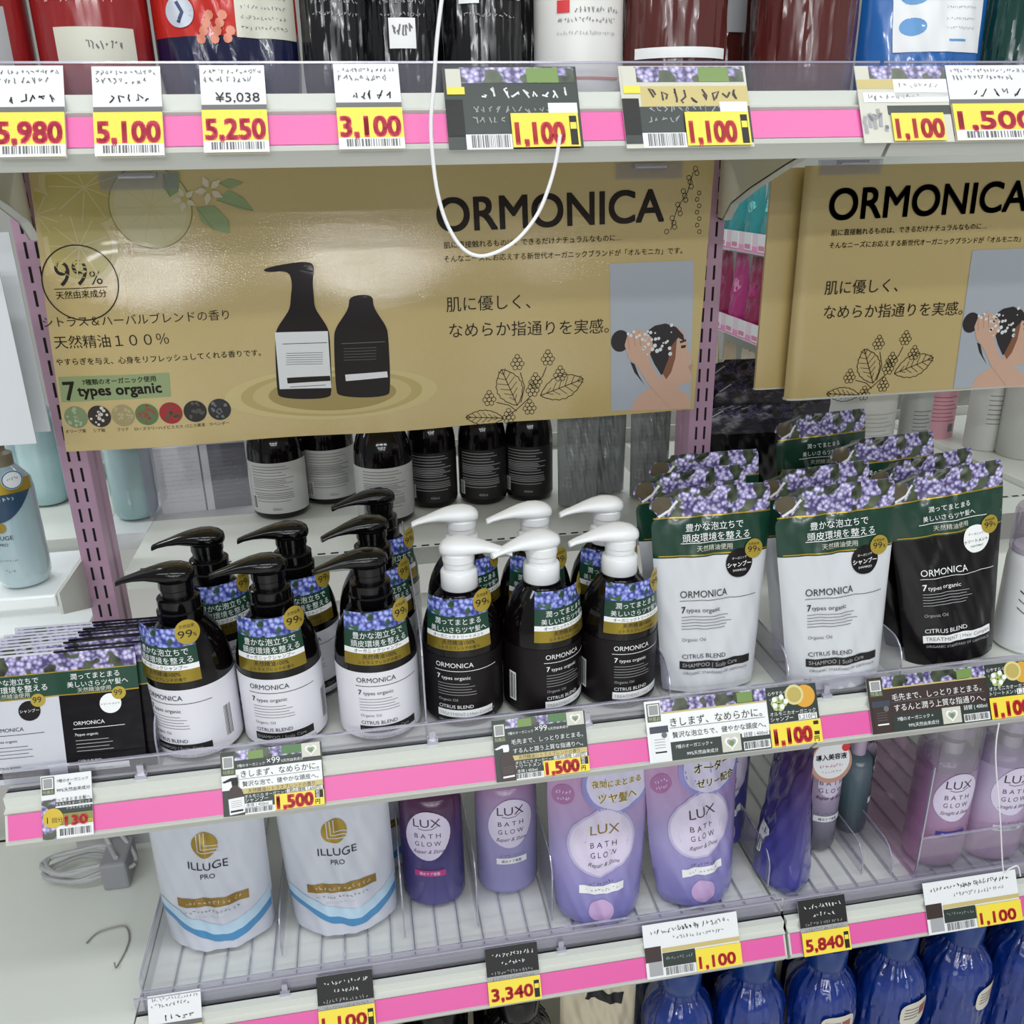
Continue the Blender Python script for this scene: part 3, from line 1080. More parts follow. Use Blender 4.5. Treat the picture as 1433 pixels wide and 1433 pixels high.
def tag_bottle(dark):
    fg = WHT if dark else BLK
    l1, l2 = ('毛先まで、しっとりまとまる。', 'するんと潤う上質な指通りへ。') if dark else ('きしまず、なめらかに。', '贅沢な泡で、健やかな頭皮へ。')

    def fn(A, B, w, h):
        R(A, w, h, 0, 0, 1, 1, DKGREEN, 0)
        R(A, w, h, .135, .0, .80, .15, FLW, 1)
        R(A, w, h, .27, .02, .42, .15, LEAF, 2)
        R(A, w, h, .60, .0, .80, .13, mat('leaf_dark_print', '4f7a49', .4), 2)
        heart(A, w, h, .80, .0, .985, .22)
        TX(A, w, h, '7種のオーガニック', .16, .255, WHT, wd=.27)
        TX(A, w, h, '×99', .45, .255, WHT, wd=.13)
        TX(A, w, h, '%天然由来成分', .59, .25, WHT, wd=.22)
        if not dark:
            R(A, w, h, .14, .29, .99, .60, WHT, 1)
        TX(A, w, h, l1, .19, .415, fg, wd=.77, bold=.0)
        R(A, w, h, .17, .443, .97, .450, GRY, 2)
        TX(A, w, h, l2, .20, .56, fg, wd=.75, bold=.0)
        R(A, w, h, .17, .60, .99, .68, GOLDP, 2)
        TX(A, w, h, '天然精油シトラスブレンドの香り', .25, .667, BROWN, wd=.66)
        TX(A, w, h, 'オルモニカ オーガニック', .215, .745, WHT, wd=.42)
        TX(A, w, h, 'トリートメント' if dark else 'シャンプー', .215, .81, WHT, hh=.075)
        if not dark:
            R(A, w, h, .21, .83, .48, .895, WHT, 2)
        TX(A, w, h, '本体 | 450ml', .225, .885, fg, hh=.065)
        R(A, w, h, .19, .90, .505, 1, WHT, 2)
        A.bars(.205 * w, .02 * h, .49 * w, .095 * h, l=3)
        codebox(A, w, h, .01, .06, .135, .36)
        if not dark:
            R(A, w, h, .0, .37, .17, .60, WHT, 1)
        minibottle(A, w, h, .005, .41, .215, 1.0, WHT if dark else BLK, BROWN if dark else PAPER)
        R(A, w, h, .63, .685, .985, .745, WHT, 2)
        TX(A, w, h, '（税込価格 1,650円）', .64, .735, BLK, wd=.33, l=4)
        TX(B, w, h, '1,500', .530, .965, RED, wd=.35, hh=.27, l=1, bold=.07)
        R(B, w, h, .905, .75, .985, .87, BLK, 1)
        TX(B, w, h, '税', .912, .805, WHT, hh=.068, l=2)
        TX(B, w, h, '抜', .912, .865, WHT, hh=.068, l=2)
        TX(B, w, h, '円', .905, .96, BLK, hh=.085, l=2, bold=.02)
        return (.505 * w, .01 * h, .995 * w, .255 * h)
    return fn


def tag_pouch(dark):
    fg = WHT if dark else BLK
    l1, l2 = ('毛先まで、しっとりまとまる。', 'するんと潤う上質な指通りへ。') if dark else ('きしまず、なめらかに。', '贅沢な泡立ちで、健やかな頭皮へ。')

    def fn(A, B, w, h):
        R(A, w, h, 0, 0, 1, 1, BROWN if dark else WHT, 0)
        R(A, w, h, .09, 0, .70, .20, FLW, 1)
        R(A, w, h, .53, .02, .62, .19, LEAF, 2)
        R(A, w, h, .09, .20, .70, .225, GOLDP, 2)
        TX(A, w, h, l1, .135, .44, fg, wd=.53)
        R(A, w, h, .13, .468, .68, .476, GRY, 2)
        TX(A, w, h, l2, .14, .63, fg, wd=.54)
        R(A, w, h, .125, .70, .70, 1.0, DKGREEN, 1)
        TX(A, w, h, '7種のオーガニック ×', .15, .81, WHT, wd=.21)
        TX(A, w, h, '99%天然由来成分', .21, .94, WHT, wd=.18)
        heart(A, w, h, .415, .68, .525, .97)
        R(A, w, h, .535, .67, .695, .765, DKGREEN if dark else WHT, 2)
        TX(A, w, h, '詰替 | 400ml', .545, .755, fg, wd=.14)
        R(A, w, h, .54, .84, .695, .98, WHT, 2)
        A.bars(.545 * w, .04 * h, .69 * w, .15 * h, l=3)
        codebox(A, w, h, .01, .04, .085, .34)
        q = BROWN if dark else PAPER
        R(A, w, h, .015, .42, .12, .53, mat('tag_pouch_top', '3c4452', .4), 2)
        R(A, w, h, .015, .53, .12, .98, q, 2)
        A.disc(.094 * w, .43 * h, .0035, GRY, 3, 10)
        R(A, w, h, .035, .83, .10, .855, fg, 3)
        for k in range(4):
            R(A, w, h, .035, .63 + .045 * k, .095, .637 + .045 * k, GRY, 3)
        R(A, w, h, .70, 0, 1, .60, DKGREEN, 1)
        TX(A, w, h, '心やすらぐ', .71, .13, WHT, wd=.11)
        TX(A, w, h, 'シトラスの香り', .715, .22, WHT, wd=.09)
        A.disc(.925 * w, .80 * h, .105 * h + .006, ORANGE, 3, 24)
        A.disc(.865 * w, .84 * h, .012, mat('citrus_pale', 'd9cf8e', .4), 4, 20)
        A.disc(.865 * w, .84 * h, .009, LEMON, 5, 20)
        for k in range(6):
            A.disc(.77 * w + .006 * math.cos(k), .72 * h + .005 * math.sin(k), .0045, mat('citrus_leaf', 'b9c87a', .4), 4, 8)
        for k in range(5):
            A.disc(.775 * w + .008 * math.cos(k * 1.26), .745 * h + .006 * math.sin(k * 1.26), .0032, WHT, 5, 8)
        TX(A, w, h, 'オルモニカオーガニック', .71, .475, WHT, wd=.27, l=6)
        TX(A, w, h, 'トリートメント' if dark else 'シャンプー', .71, .565, WHT, hh=.085, l=6)
        R(A, w, h, .875, .49, .985, .59, WHT, 4)
        TX(A, w, h, '1,210円', .882, .575, BLK, wd=.095, l=5)
        TX(B, w, h, '1,100', .722, .95, RED, wd=.215, hh=.35, l=1, bold=.07)
        R(B, w, h, .955, .63, .985, .69, BLK, 1)
        R(B, w, h, .955, .80, .985, .86, BLK, 1)
        TX(B, w, h, '円', .952, .96, BLK, hh=.10, l=2, bold=.02)
        return (.70 * w, .01 * h, 1.0 * w, .395 * h)
    return fn


def tag_trial(A, B, w, h):
    R(A, w, h, 0, 0, 1, 1, PAPER, 0)
    R(A, w, h, 0, .38, .27, 1, FLW, 1)
    R(A, w, h, .25, .52, 1, .62, DKGREEN, 1)
    codebox(A, w, h, .02, .02, .27, .30)
    TX(A, w, h, '7種のオーガニック', .32, .12, BLK, wd=.62)
    TX(A, w, h, '×', .55, .19, BLK, hh=.09)
    TX(A, w, h, '99%天然由来成分', .31, .27, BLK, wd=.66)
    TX(A, w, h, '潤ってまとまる髪へ', .22, .42, BLK, wd=.75)
    R(A, w, h, .27, .43, 1, .49, DKGREEN, 2)
    TX(A, w, h, 'オルモニカ オーガニック', .28, .48, WHT, wd=.68)
    TX(A, w, h, 'トライアルセット', .5, .555, WHT, wd=.47)
    R(A, w, h, .25, .60, 1, .80, mat('tag_gold_green', '8c8a4a', .4), 1)
    A.disc(.22 * w, .33 * h, .20 * w, GOLD, 4, 28)
    TX(A, w, h, '1', .10, .745, BLK, hh=.14, l=5)
    TX(A, w, h, '回分', .20, .735, BLK, hh=.085, l=5)
    TX(A, w, h, '130', .46, .80, RED, wd=.43, hh=.20, l=6, bold=.07)
    TX(A, w, h, '円', .91, .80, YEL, hh=.08, l=5)
    R(A, w, h, .30, .83, 1, .98, WHT, 2)
    A.bars(.34 * w, .04 * h, .97 * w, .15 * h, l=3)
    return (0, 0, 1, 1)


def tag_plain(num, big, split=.52, bar=True):
    def fn(A, B, w, h):
        R(A, w, h, 0, 0, 1, 1, PAPER, 0)
        A.scribble(.05 * w, .95 * w, .90 * h, .055 * h, GRY)
        A.scribble(.05 * w, .80 * w, .80 * h, .07 * h, GRY)
        if big[0] == '¥':
            TX(A, w, h, big, .22, .42, BLK, wd=.68, hh=.15, bold=-.005)
        else:
            A.scribble(.22 * w, .88 * w, .58 * h, .11 * h, BLK, 2, 5)
        R(A, w, h, 0, .45, 1, .52, GRY, 1)
        TX(B, w, h, num, .05, .85, mat('price_pink_red', 'd9304f', .4), wd=.90, hh=.32, l=1, bold=.05)
        if bar:
            R(B, w, h, .0, .87, 1, 1, WHT, 1)
            B.bars(.12 * w, .03 * h, .95 * w, .115 * h, m=GRY, l=2)
        return (0, 0, w, .48 * h)
    return fn


def tag_black(num):
    def fn(A, B, w, h):
        R(A, w, h, 0, 0, 1, 1, BLK, 0)
        A.scribble(.12 * w, .92 * w, .82 * h, .08 * h, WHT)
        A.scribble(.28 * w, .75 * w, .67 * h, .08 * h, WHT)
        A.scribble(.08 * w, .90 * w, .52 * h, .07 * h, LGRY)
        R(A, w, h, 0, .5, 1, .60, LGRY, 1)
        A.scribble(.1 * w, .9 * w, .42 * h, .06 * h, GRY)
        TX(B, w, h, num, .06, .92, RED, wd=.78, hh=.30, l=1, bold=.05)
        R(B, w, h, .87, .66, .97, .96, BLK, 1)
        R(B, w, h, .88, .72, .96, .80, YEL, 2)
        return (0, 0, w, .42 * h)
    return fn


def tag_mixed(num):
    def fn(A, B, w, h):
        R(A, w, h, 0, 0, 1, 1, PAPER, 0)
        A.scribble(.06 * w, .60 * w, .80 * h, .09 * h, BLK)
        A.scribble(.35 * w, .92 * w, .82 * h, .10 * h, BLK)
        A.scribble(.3 * w, .85 * w, .66 * h, .08 * h, GRY)
        R(A, w, h, .18, .47, 1, .55, GOLDP, 1)
        R(A, w, h, 0, .42, .17, .70, BROWN, 1)
        R(A, w, h, .03, .70, .17, .96, LGRY, 1)
        R(A, w, h, .18, .56, .52, .82, DKGREEN, 1)
        A.scribble(.2 * w, .5 * w, .3 * h, .07 * h, LGRY)
        A.bars(.2 * w, .03 * h, .5 * w, .17 * h, m=GRY, l=2)
        TX(B, w, h, num, .55, .94, RED, wd=.38, hh=.30, l=1, bold=.05)
        return (.52 * w, .01 * h, w, .42 * h)
    return fn


def tag_top_wide(dark, num):
    def fn(A, B, w, h):
        R(A, w, h, 0, 0, 1, 1, DKGREEN if dark else PALE, 0)
        R(A, w, h, .12, .01, .98, .20, FLW, 1)
        R(A, w, h, .62, .02, .86, .20, LEAF, 2)
        R(A, w, h, .02, .03, .13, .28, PALE, 2)
        R(A, w, h, .02, .25, .15, .34, YEL, 3)
        if dark:
            A.scribble(.25 * w, .95 * w, .60 * h, .15 * h, WHT, n=9)
        else:
            R(A, w, h, .15, .25, 1, .50, GOLDP, 1)
            A.scribble(.2 * w, .95 * w, .54 * h, .18 * h, BROWN, n=9)
            R(A, w, h, .0, .5, 1, .95, DKGREEN, 1)
        A.scribble(.20 * w, .85 * w, .43 * h, .09 * h, LGRY, n=12)
        A.scribble(.18 * w, .45 * w, .30 * h, .09 * h, LGRY)
        R(A, w, h, .0, .4, .13, .84, BLK, 2)
        R(A, w, h, .13, .82, .47, 1, WHT, 2)
        A.bars(.17 * w, .02 * h, .46 * w, .17 * h, m=GRY, l=3)
        R(A, w, h, .76, .45, .98, .58, WHT, 3)
        TX(B, w, h, num, .50, .95, RED, wd=.36, hh=.36, l=1, bold=.05)
        R(B, w, h, .905, .62, .96, .97, BLK, 1)
        R(B, w, h, .91, .70, .955, .78, YEL, 2)
        return (.47 * w, .01 * h, .975 * w, .42 * h)
    return fn


def tag_top_light(num):
    def fn(A, B, w, h):
        R(A, w, h, 0, 0, 1, 1, PALE, 0)
        R(A, w, h, .15, 0, 1, .17, FLW, 1)
        R(A, w, h, 0, .18, 1, .30, GOLDP, 1)
        R(A, w, h, .4, .18, 1, .42, WHT, 2)
        A.scribble(.45 * w, .9 * w, .70 * h, .08 * h, BLK)
        R(A, w, h, .05, .35, 1, .48, WHT, 2)
        A.scribble(.1 * w, .7 * w, .54 * h, .09 * h, GRY)
        R(A, w, h, .3, .52, 1, .64, DKGREEN, 1)
        A.scribble(.02 * w, .28 * w, .1 * h, .35 * h, LGRY, n=5)
        TX(B, w, h, num, .36, .95, RED, wd=.52, hh=.34, l=1, bold=.05)
        return (.32 * w, .01 * h, .9 * w, .37 * h)
    return fn


T, Md, L = TOPZ0, MIDZ0, LOWZ0
price_tag('white tag with red 5,980 price at the left end of the top rail', T, (-12, 92), (84, 92), (-6, 222), (98, 221), tag_plain('5,980', '-'))
price_tag('white tag with red 5,100 price, second along the top rail', T, (122, 94), (219, 92), (140, 221), (236, 219), tag_plain('5,100', '-'))
price_tag('white tag with red 5,250 price, third along the top rail', T, (279, 92), (369, 91), (286, 216), (378, 214), tag_plain('5,250', '¥5,038'))
price_tag('white tag with red 3,100 price left of the white cord on the top rail', T, (467, 90), (561, 89), (474, 212), (563, 209), tag_plain('3,100', '-'))
price_tag('wide black 1,100 tag on the top rail behind the white cord', T, (620, 94), (808, 93), (627, 211), (814, 207), tag_top_wide(True, '1,100'), price=1)
price_tag('wide tan and black 1,100 tag on the top rail under the brown tubs', T, (868, 93), (1048, 92), (874, 208), (1049, 205), tag_top_wide(False, '1,100'))
price_tag('pale lilac 1,100 tag on the top rail under the blue box', T, (1198, 93), (1327, 92), (1207, 201), (1329, 198), tag_top_light('1,100'))
price_tag('pale tag with pink price at the right end of the top rail', T, (1329, 92), (1446, 91), (1331, 199), (1446, 196), tag_plain('1,500', '-'))
price_tag('small 130 yen sample tag at the left end of the middle rail', Md, (51, 1088), (121, 1079), (66, 1177), (138, 1165), tag_trial)
price_tag('white 1,500 tag in front of the black pump bottles', Md, (306, 1054), (449, 1037), (315, 1142), (456, 1127), tag_bottle(False))
price_tag('black 1,500 tag in front of the white pump bottles', Md, (688, 1011), (818, 992), (695, 1097), (825, 1077), tag_bottle(True))
price_tag('wide white 1,100 tag below the white refill pouches', Md, (903, 984), (1144, 953), (908, 1069), (1147, 1038), tag_pouch(False))
price_tag('wide black 1,100 tag below the black refill pouch', Md, (1216, 951), (1448, 921), (1217, 1031), (1452, 997), tag_pouch(True))
price_tag('small white handwritten tag at the left end of the low rail', L, (203, 1394), (276, 1385), (214, 1484), (290, 1473), tag_plain('980', '-'))
price_tag('black-topped 1,100 tag on the low rail under the white pouches', L, (440, 1368), (519, 1356), (450, 1449), (528, 1436), tag_black('1,100'))
price_tag('black-topped tag with smudged red price on the low rail under the lilac bottles', L, (678, 1328), (750, 1318), (685, 1408), (759, 1396), tag_black('3,340'))
price_tag('white 1,100 tag on the low rail under the lilac pouches', L, (900, 1294), (1033, 1276), (904, 1371), (1036, 1350), tag_mixed('1,100'))
price_tag('black-topped tag with smudged red price on the low rail below the side-on lilac pouch', L, (1118, 1260), (1184, 1251), (1122, 1339), (1188, 1328), tag_black('5,840'))
price_tag('white 1,100 tag on the low rail under the pump bottles, beside the hanging thread', L, (1293, 1235), (1423, 1217), (1297, 1306), (1428, 1291), tag_mixed('1,100'))

# ================================================================== pump bottles on the middle shelf
MZ = MIDZ0 + DZ + 0.0004
BODY = mat('black_bottle', '0b0708', 0.09, spec=0.45)
BPUMP = mat('black_pump', '080708', 0.12, spec=0.45)
WPUMP = mat('white_pump', 'e9ebec', 0.28)
WLAB = mat('white_label', 'e3e3ea', 0.35)
KLAB = mat('black_label', '130e10', 0.4, spec=.3)
GOLDB = mat('gold_badge', 'b59e3c', 0.35, metal=0.35)
GOLDS = mat('gold_strip', 'a08c36', 0.28, metal=0.7)
RB = 0.0465
PROF = [(0.040, 0.0), (0.0445, 0.003), (0.0465, 0.008), (0.0465, 0.098), (0.0458, 0.108), (0.0440, 0.118), (0.0405, 0.130), (0.0355, 0.141), (0.0295, 0.151), (0.0245, 0.157), (0.0225, 0.160), (0.0225, 0.163)]
HEAD = [(0.0215, .002, .207, .2115), (0.0195, .010, .2035, .2155), (0.0140, .0155, .2020, .2190), (0.0050, .0185, .2015, .2212), (-0.006, .0185, .2020, .2215), (-0.018, .0150, .2035, .2198), (-0.030, .0112, .2050, .2165), (-0.043, .0082, .2045, .2120), (-0.054, .0064, .2025, .2085), (-0.060, .0056, .2000, .2062), (-0.0615, .0048, .1995, .2052)]


def pump_head(m, M_):
    secs = []
    for x, w_, z0, z1 in HEAD:
        q = []
        for k in range(20):
            a = 2 * PI * k / 20
            c, s = math.cos(a), math.sin(a)
            q.append((x, w_ * math.copysign(abs(c) ** .8, c), (z0 + z1) / 2 + (z1 - z0) / 2 * math.copysign(abs(s) ** .8, s)))
        secs.append(q)
    m.loft(secs, M_)
    m.lathe([(0.0165, 0.184), (0.0165, 0.188), (0.0175, 0.189), (0.0175, 0.1945), (0.0185, 0.1955), (0.0185, 0.2045), (0.014, 0.2065)], M_, 28)


def cyl_fn(R0, off=0.0006):
    def f(x, z, l):
        a = x / R0
        r = R0 + off + l * EPS
        return (r * math.sin(a), -r * math.cos(a), z)
    return f


def label_art(w, dark):
    fg, c2 = (WHT, LGRY) if dark else (BLK, GRY)
    A = Art()
    A.text('ORMONICA', (-.027, .0815), fg, w_=.044, h=.0086)
    A.rect(-.029, .0765, .047, .0772, fg, 1, .004)
    A.text('7', (-.026, .0660), fg, h=.0085, bold=.02)
    A.text('types organic', (-.0205, .0660), fg, h=.0063)
    rn = random.Random(3)
    for k in range(5):
        A.rect(-.026, .0598 - .0036 * k, .018 + rn.uniform(-.012, .010), .0604 - .0036 * k, c2, 1, .004)
    A.text('Organic Oil', (-.0255, .0375), c2, h=.0050)
    A.text('CITRUS BLEND', (-.0255, .0278), fg, h=.0062)
    band = WHT if dark else BLK
    A.rect(-.0275, .0160, .040, .0255, band, 1, .004)
    A.text('TREATMENT | Hair Complex' if dark else 'SHAMPOO | Scalp Care', (-.0255, .0185), c2 if dark else LGRY, h=.0056, l=2)
    A.text('ORGANIC STANDARD OF ORMONICA', (-.0265, .0095), c2, h=.0040)
    A.bars(.058, .022, .068, .060, m=c2, l=1, n=9) if not dark else (A.rect(-.075, .02, -.064, .058, WHT, 1, .004), A.bars(-.074, .022, -.065, .056, l=2, n=9))
    return A


def sticker_fn(extra=0.0):
    def f(x, z, l):
        r = 0.0482 - max(0, (z - .105)) * .085
        a = x / 0.0475
        r += extra + l * EPS
        return (r * math.sin(a), -r * math.cos(a), z)
    return f


def pump_bottle(label, white, group):
    t = thing('pump_bottle', label, 'bottle', group=group)
    m = M()
    m.lathe(PROF, BODY, 48)
    m.build('body', t)
    m = M()
    m.lathe([(RB + .0005, .0085), (RB + .0005, .0940)], KLAB if white else WLAB, 44, a0=-2.5, a1=2.5)
    label_art(0, white).emit(m, cyl_fn(RB), .006)
    m.build('label', t, fix=False)
    A = Art()
    w0, w1, z0, z1 = -.0405, .0405, .104, .166
    h = z1 - z0
    st = .0045
    A.rect(w0, z0 + h * .66, w1, z1, FLWB, 0, st)
    A.rect(w0, z0 + h * .33, w1, z0 + h * .66, GREEN, 0, st)
    A.rect(w0, z0 + h * .23, w1, z0 + h * .33, WHT, 0, st)
    A.rect(w0, z0, w1, z0 + h * .23, GOLDS, 0, st)
    if white:
        A.text('潤ってまとまる', (-.027, z0 + h * .515), WHT, w_=.056)
        A.text('美しいさらツヤ髪へ', (-.0325, z0 + h * .365), WHT, w_=.068)
        A.text('オーガニックトリートメント', (-.029, z0 + h * .252), BLK, w_=.060)
    else:
        A.text('豊かな泡立ちで', (-.0285, z0 + h * .515), WHT, w_=.060)
        A.text('頭皮環境を整える', (-.0310, z0 + h * .365), WHT, w_=.066)
        A.text('オーガニックシャンプー', (-.027, z0 + h * .252), BLK, w_=.055)
    A.text('天然精油100%', (-.018, z0 + h * .125), BROWN, w_=.038)
    A.text('シトラスブレンドの香り', (-.023, z0 + h * .03), BROWN, w_=.048)
    m = M()
    A.emit(m, sticker_fn(), .006)
    s = m.build('promo_sticker', t, fix=False)
    A = Art()
    A.disc(.034, .1605, .0138, GOLDB, 2)
    A.text('天然由来', (.0255, .1655), BROWN, w_=.017, l=3)
    A.text('99', (.0235, .1545), BLK, w_=.0155, h=.0118, l=3)
    A.text('%', (.0395, .1545), BLK, h=.0060, l=3)
    m = M()
    A.emit(m, sticker_fn(.0006), .006)
    tag(m.build('badge', s, fix=False), 'round gold 99% badge')
    PM = WPUMP if white else BPUMP
    m = M()
    if white:
        m.lathe([(.0205, .1590), (.0212, .1600), (.0212, .1815), (.0200, .1835), (.0170, .1840)], PM, 36)
    else:
        m.lathe([(.0240, .1575), (.0245, .1590), (.0245, .1700), (.0225, .1715), (.0225, .1840), (.0205, .1855), (.0170, .1860)], PM, 36)
    m.build('collar', t)
    m = M()
    pump_head(m, PM)
    m.build('pump_head', t)
    return t


def setb(t, px, py, rz, spout=None, label=None, zt=0.2215, z=MZ, group=None):
    p = at(px, py, Z=z + zt)
    place(t, (p[0], p[1], z), rz, label, group=group)
    for c in t.children:
        if c.name.startswith('pump_head'):
            c.rotation_euler = (0, 0, (spout or 0) - rz)
    return t


GS = 'black pump bottles on the middle shelf'
GT = 'white pump bottles on the middle shelf'
sh = pump_bottle('x', False, GS)
tr = pump_bottle('x', True, GT)
D2 = math.radians
spots = [(sh, 242, 788, -24, -4, 'black pump bottle with white label, front row, next to the sachets'),
         (sh, 372, 776, -5, 3, 'black pump bottle with white label, middle of the front three'),
         (sh, 514, 768, 4, 8, 'black pump bottle with white label, front row, next to the white pumps'),
         (sh, 285, 742, 22, 0, 'black pump bottle behind the front one beside the sachets'),
         (sh, 404, 733, 12, 0, 'black pump bottle behind the middle one of the front three'),
         (sh, 518, 724, 14, 16, 'black pump bottle in second row before the tallest-looking rear pump'),
         (sh, 529, 688, 14, 10, 'black pump bottle at the very back of its column'),
         (tr, 640, 752, -12, 168, 'white-pump bottle with spout turned to the right, front row'),
         (tr, 757, 743, 27, 14, 'white-pump bottle with label turned away, middle of the front three'),
         (tr, 868, 733, 12, 2, 'white-pump bottle in the front row beside the white pouches'),
         (tr, 645, 710, 18, 2, 'white-pump bottle behind the one with the right-turned spout'),
         (tr, 749, 705, -6, 4, 'white-pump bottle behind the middle one of the front three'),
         (tr, 851, 697, -12, 2, 'white-pump bottle behind the front one beside the white pouches')]
used = set()
for src, px, py, rz, sp_, lb in spots:
    b = src if src not in used else dup(src)
    used.add(src)
    setb(b, px, py, D2(rz), D2(sp_), lb)
    b.location.y += .010 if py < 692 and src is sh else .005 if py < 715 or (src is sh and py < 760) else -.001

# the same bottles seen from behind on the far side
def back_bottle(label, lab, dark, group, k=1.0):
    t = thing('pump_bottle', label, 'bottle', group=group)
    m = M()
    m.lathe([(r * k, z * 1.08) for r, z in PROF], BODY, 40)
    m.build('body', t)
    m = M()
    R1 = RB * k
    m.lathe([(R1 + .0005, .012), (R1 + .0005, .0985)], lab, 40, a0=-1.5, a1=1.5)
    A = Art()
    c = LGRY if dark else GRY
    rn = random.Random(5)
    y = .092
    while y > .03:
        A.rect(-.036, y, .036 - rn.uniform(0, .02), y + .0010, c, 1, .006)
        y -= rn.choice((.0028, .0032, .005))
    A.rect(-.042, .018, -.031, .042, WHT, 1, .006)
    A.bars(-.041, .019, -.032, .041, m=BLK, l=2, n=8)
    A.text('450ml', (-.004, .018), c, h=.006)
    A.emit(m, cyl_fn(R1), .006)
    m.build('back_label', t, fix=False)
    m = M()
    m.lathe([(.024, .169), (.0245, .171), (.0245, .19), (.018, .196), (.018, .21)], WPUMP if dark else BPUMP, 24)
    m.build('collar', t)
    return t


WLABB = mat('back_label_grey', 'b9bab8', 0.45)
KLABB = mat('back_label_dark', '1c191a', 0.45)
bw = back_bottle('x', WLABB, False, 'black bottles seen from behind')
bk = back_bottle('x', KLABB, True, 'black bottles seen from behind', .88)
used = set()
for src, px, py, rz, lb in ((bw, 393, 727, -8, 'black bottle with pale back label behind the shelf, under the sign, nearest the boxes'),
                            (bw, 462, 722, 6, 'black bottle with pale back label, second behind the shelf'),
                            (bw, 543, 736, 0, 'black bottle with pale back label standing nearer, behind the rear black pump'),
                            (bk, 611, 713, -6, 'black bottle with dark back label, first of three above the white pumps'),
                            (bk, 682, 708, -12, 'black bottle with dark back label, middle of three above the white pumps'),
                            (bk, 748, 703, -18, 'black bottle with dark back label, last of three beside the grey pouches')):
    b = src if src not in used else dup(src)
    used.add(src)
    p = at(px, py, Z=OSZ + .002)
    place(b, (p[0], p[1] + (.100 if 'second behind' in lb else .046), OSZ + .0005), D2(rz), lb)

# ================================================================== refill pouches
def interp(t, v):
    for i in range(len(t) - 1):
        if v <= t[i + 1][0]:
            a, b = t[i], t[i + 1]
            f = (v - a[0]) / ((b[0] - a[0]) or 1)
            return [a[j] + (b[j] - a[j]) * f for j in (1, 2)]
    return list(t[-1][1:3])


def pouch_shape(edge, H, D, bands, seed=1, nu=44, nv=58, crease=0.0012, flat=0.9):
    """edge: (v, left, right); bands: (v_from, material). Returns (mesh, point on the front)"""
    rn = random.Random(seed)
    ph = [rn.uniform(0, 6) for _ in range(8)]

    def dep(v):
        return D / 2 * max(0.0, 1 - v / flat) ** .65 + .0009

    def P(u, v, side, off=0.0):
        xl, xr = interp(edge, v)
        x = (xl + xr) / 2 + u * (xr - xl) / 2
        b = max(0.0, 1 - u * u)
        d = dep(v) * b ** .7
        wr = crease * b * (math.sin(9 * u + 7 * v + ph[0]) + .7 * math.sin(17 * v - 11 * u + ph[1]) + .5 * math.sin(23 * u + 31 * v + ph[2]))
        fold = -.0015 * math.sin(6 * u + ph[3]) * max(0, v - .6)
        y = (-d + wr + fold - off) if side == 0 else (d + wr + fold)
        drop = -.004 * (1 - b) if v < .02 else 0
        return (x, y, v * H + (.004 + drop if v < .02 else 0) * (1 - b) * 1.0)
    m = M()
    for side in (0, 1):
        vs = [P(-1 + 2 * i / nu, j / nv, side) for j in range(nv + 1) for i in range(nu + 1)]
        xs = [(p[0] + side * .3, p[2]) for p in vs]
        for j in range(nv):
            v = (j + .5) / nv
            mm = [b for a, b in bands if a <= v][-1]
            fs = []
            for i in range(nu):
                a = j * (nu + 1) + i
                q = (a, a + 1, a + nu + 2, a + nu + 1)
                fs.append(q if side == 0 else q[::-1])
            used_ = sorted({k for q in fs for k in q})
            mp = {k: i for i, k in enumerate(used_)}
            m.add([vs[k] for k in used_], [tuple(mp[k] for k in q) for q in fs], mm, [xs[k] for k in used_])
    n = nu + 1
    bot = [P(-1 + 2 * i / nu, 0, 0) for i in range(n)] + [P(1 - 2 * i / nu, 0, 1) for i in range(n)]
    m.add(bot, [tuple(range(2 * n))[::-1]], bands[0][1])

    def F(x, z, l, side=0):
        v = min(max(z / H, 0), 1)
        xl, xr = interp(edge, v)
        u = max(-1, min(1, (x - (xl + xr) / 2) / ((xr - xl) / 2)))
        p = P(u, v, side, .0007 + l * EPS)
        return (p[0] if abs(u) < 1 else x, p[1], z)
    return m, F


def weld(o, d=0.00005):
    import bmesh
    bm = bmesh.new()
    bm.from_mesh(o.data)
    bmesh.ops.remove_doubles(bm, verts=bm.verts, dist=d)
    bm.to_mesh(o.data)
    bm.free()
    o.data.polygons.foreach_set('use_smooth', [True] * len(o.data.polygons))
    o.data.set_sharp_from_angle(angle=math.radians(50))
    return o


FOILW = mat('foil_white', 'd0d3d8', 0.28, coat=0.4, bump=(16, 0.5, 0.014, (1, 1, .5)))
FOILK = mat('foil_black', '0f0b0d', 0.22, spec=.45, bump=(16, 0.6, 0.014, (1, 1, .5)))
FOILG = mat('foil_green', '143a2b', 0.26, coat=0.4, bump=(22, 0.30, 0.008))
SPOUTC = mat('spout_film', '564e3c', 0.25, coat=0.4)
EDGE_O = [(0, -.058, .058), (.05, -.060, .060), (.45, -.067, .067), (.72, -.0725, .0725), (.84, -.074, .074), (.872, -.067, .074), (.885, -.066, .0735), (.91, -.076, .0735), (.94, -.0765, .073), (.965, -.070, .073), (.972, -.050, .073), (1, -.046, .070)]
HP = .253


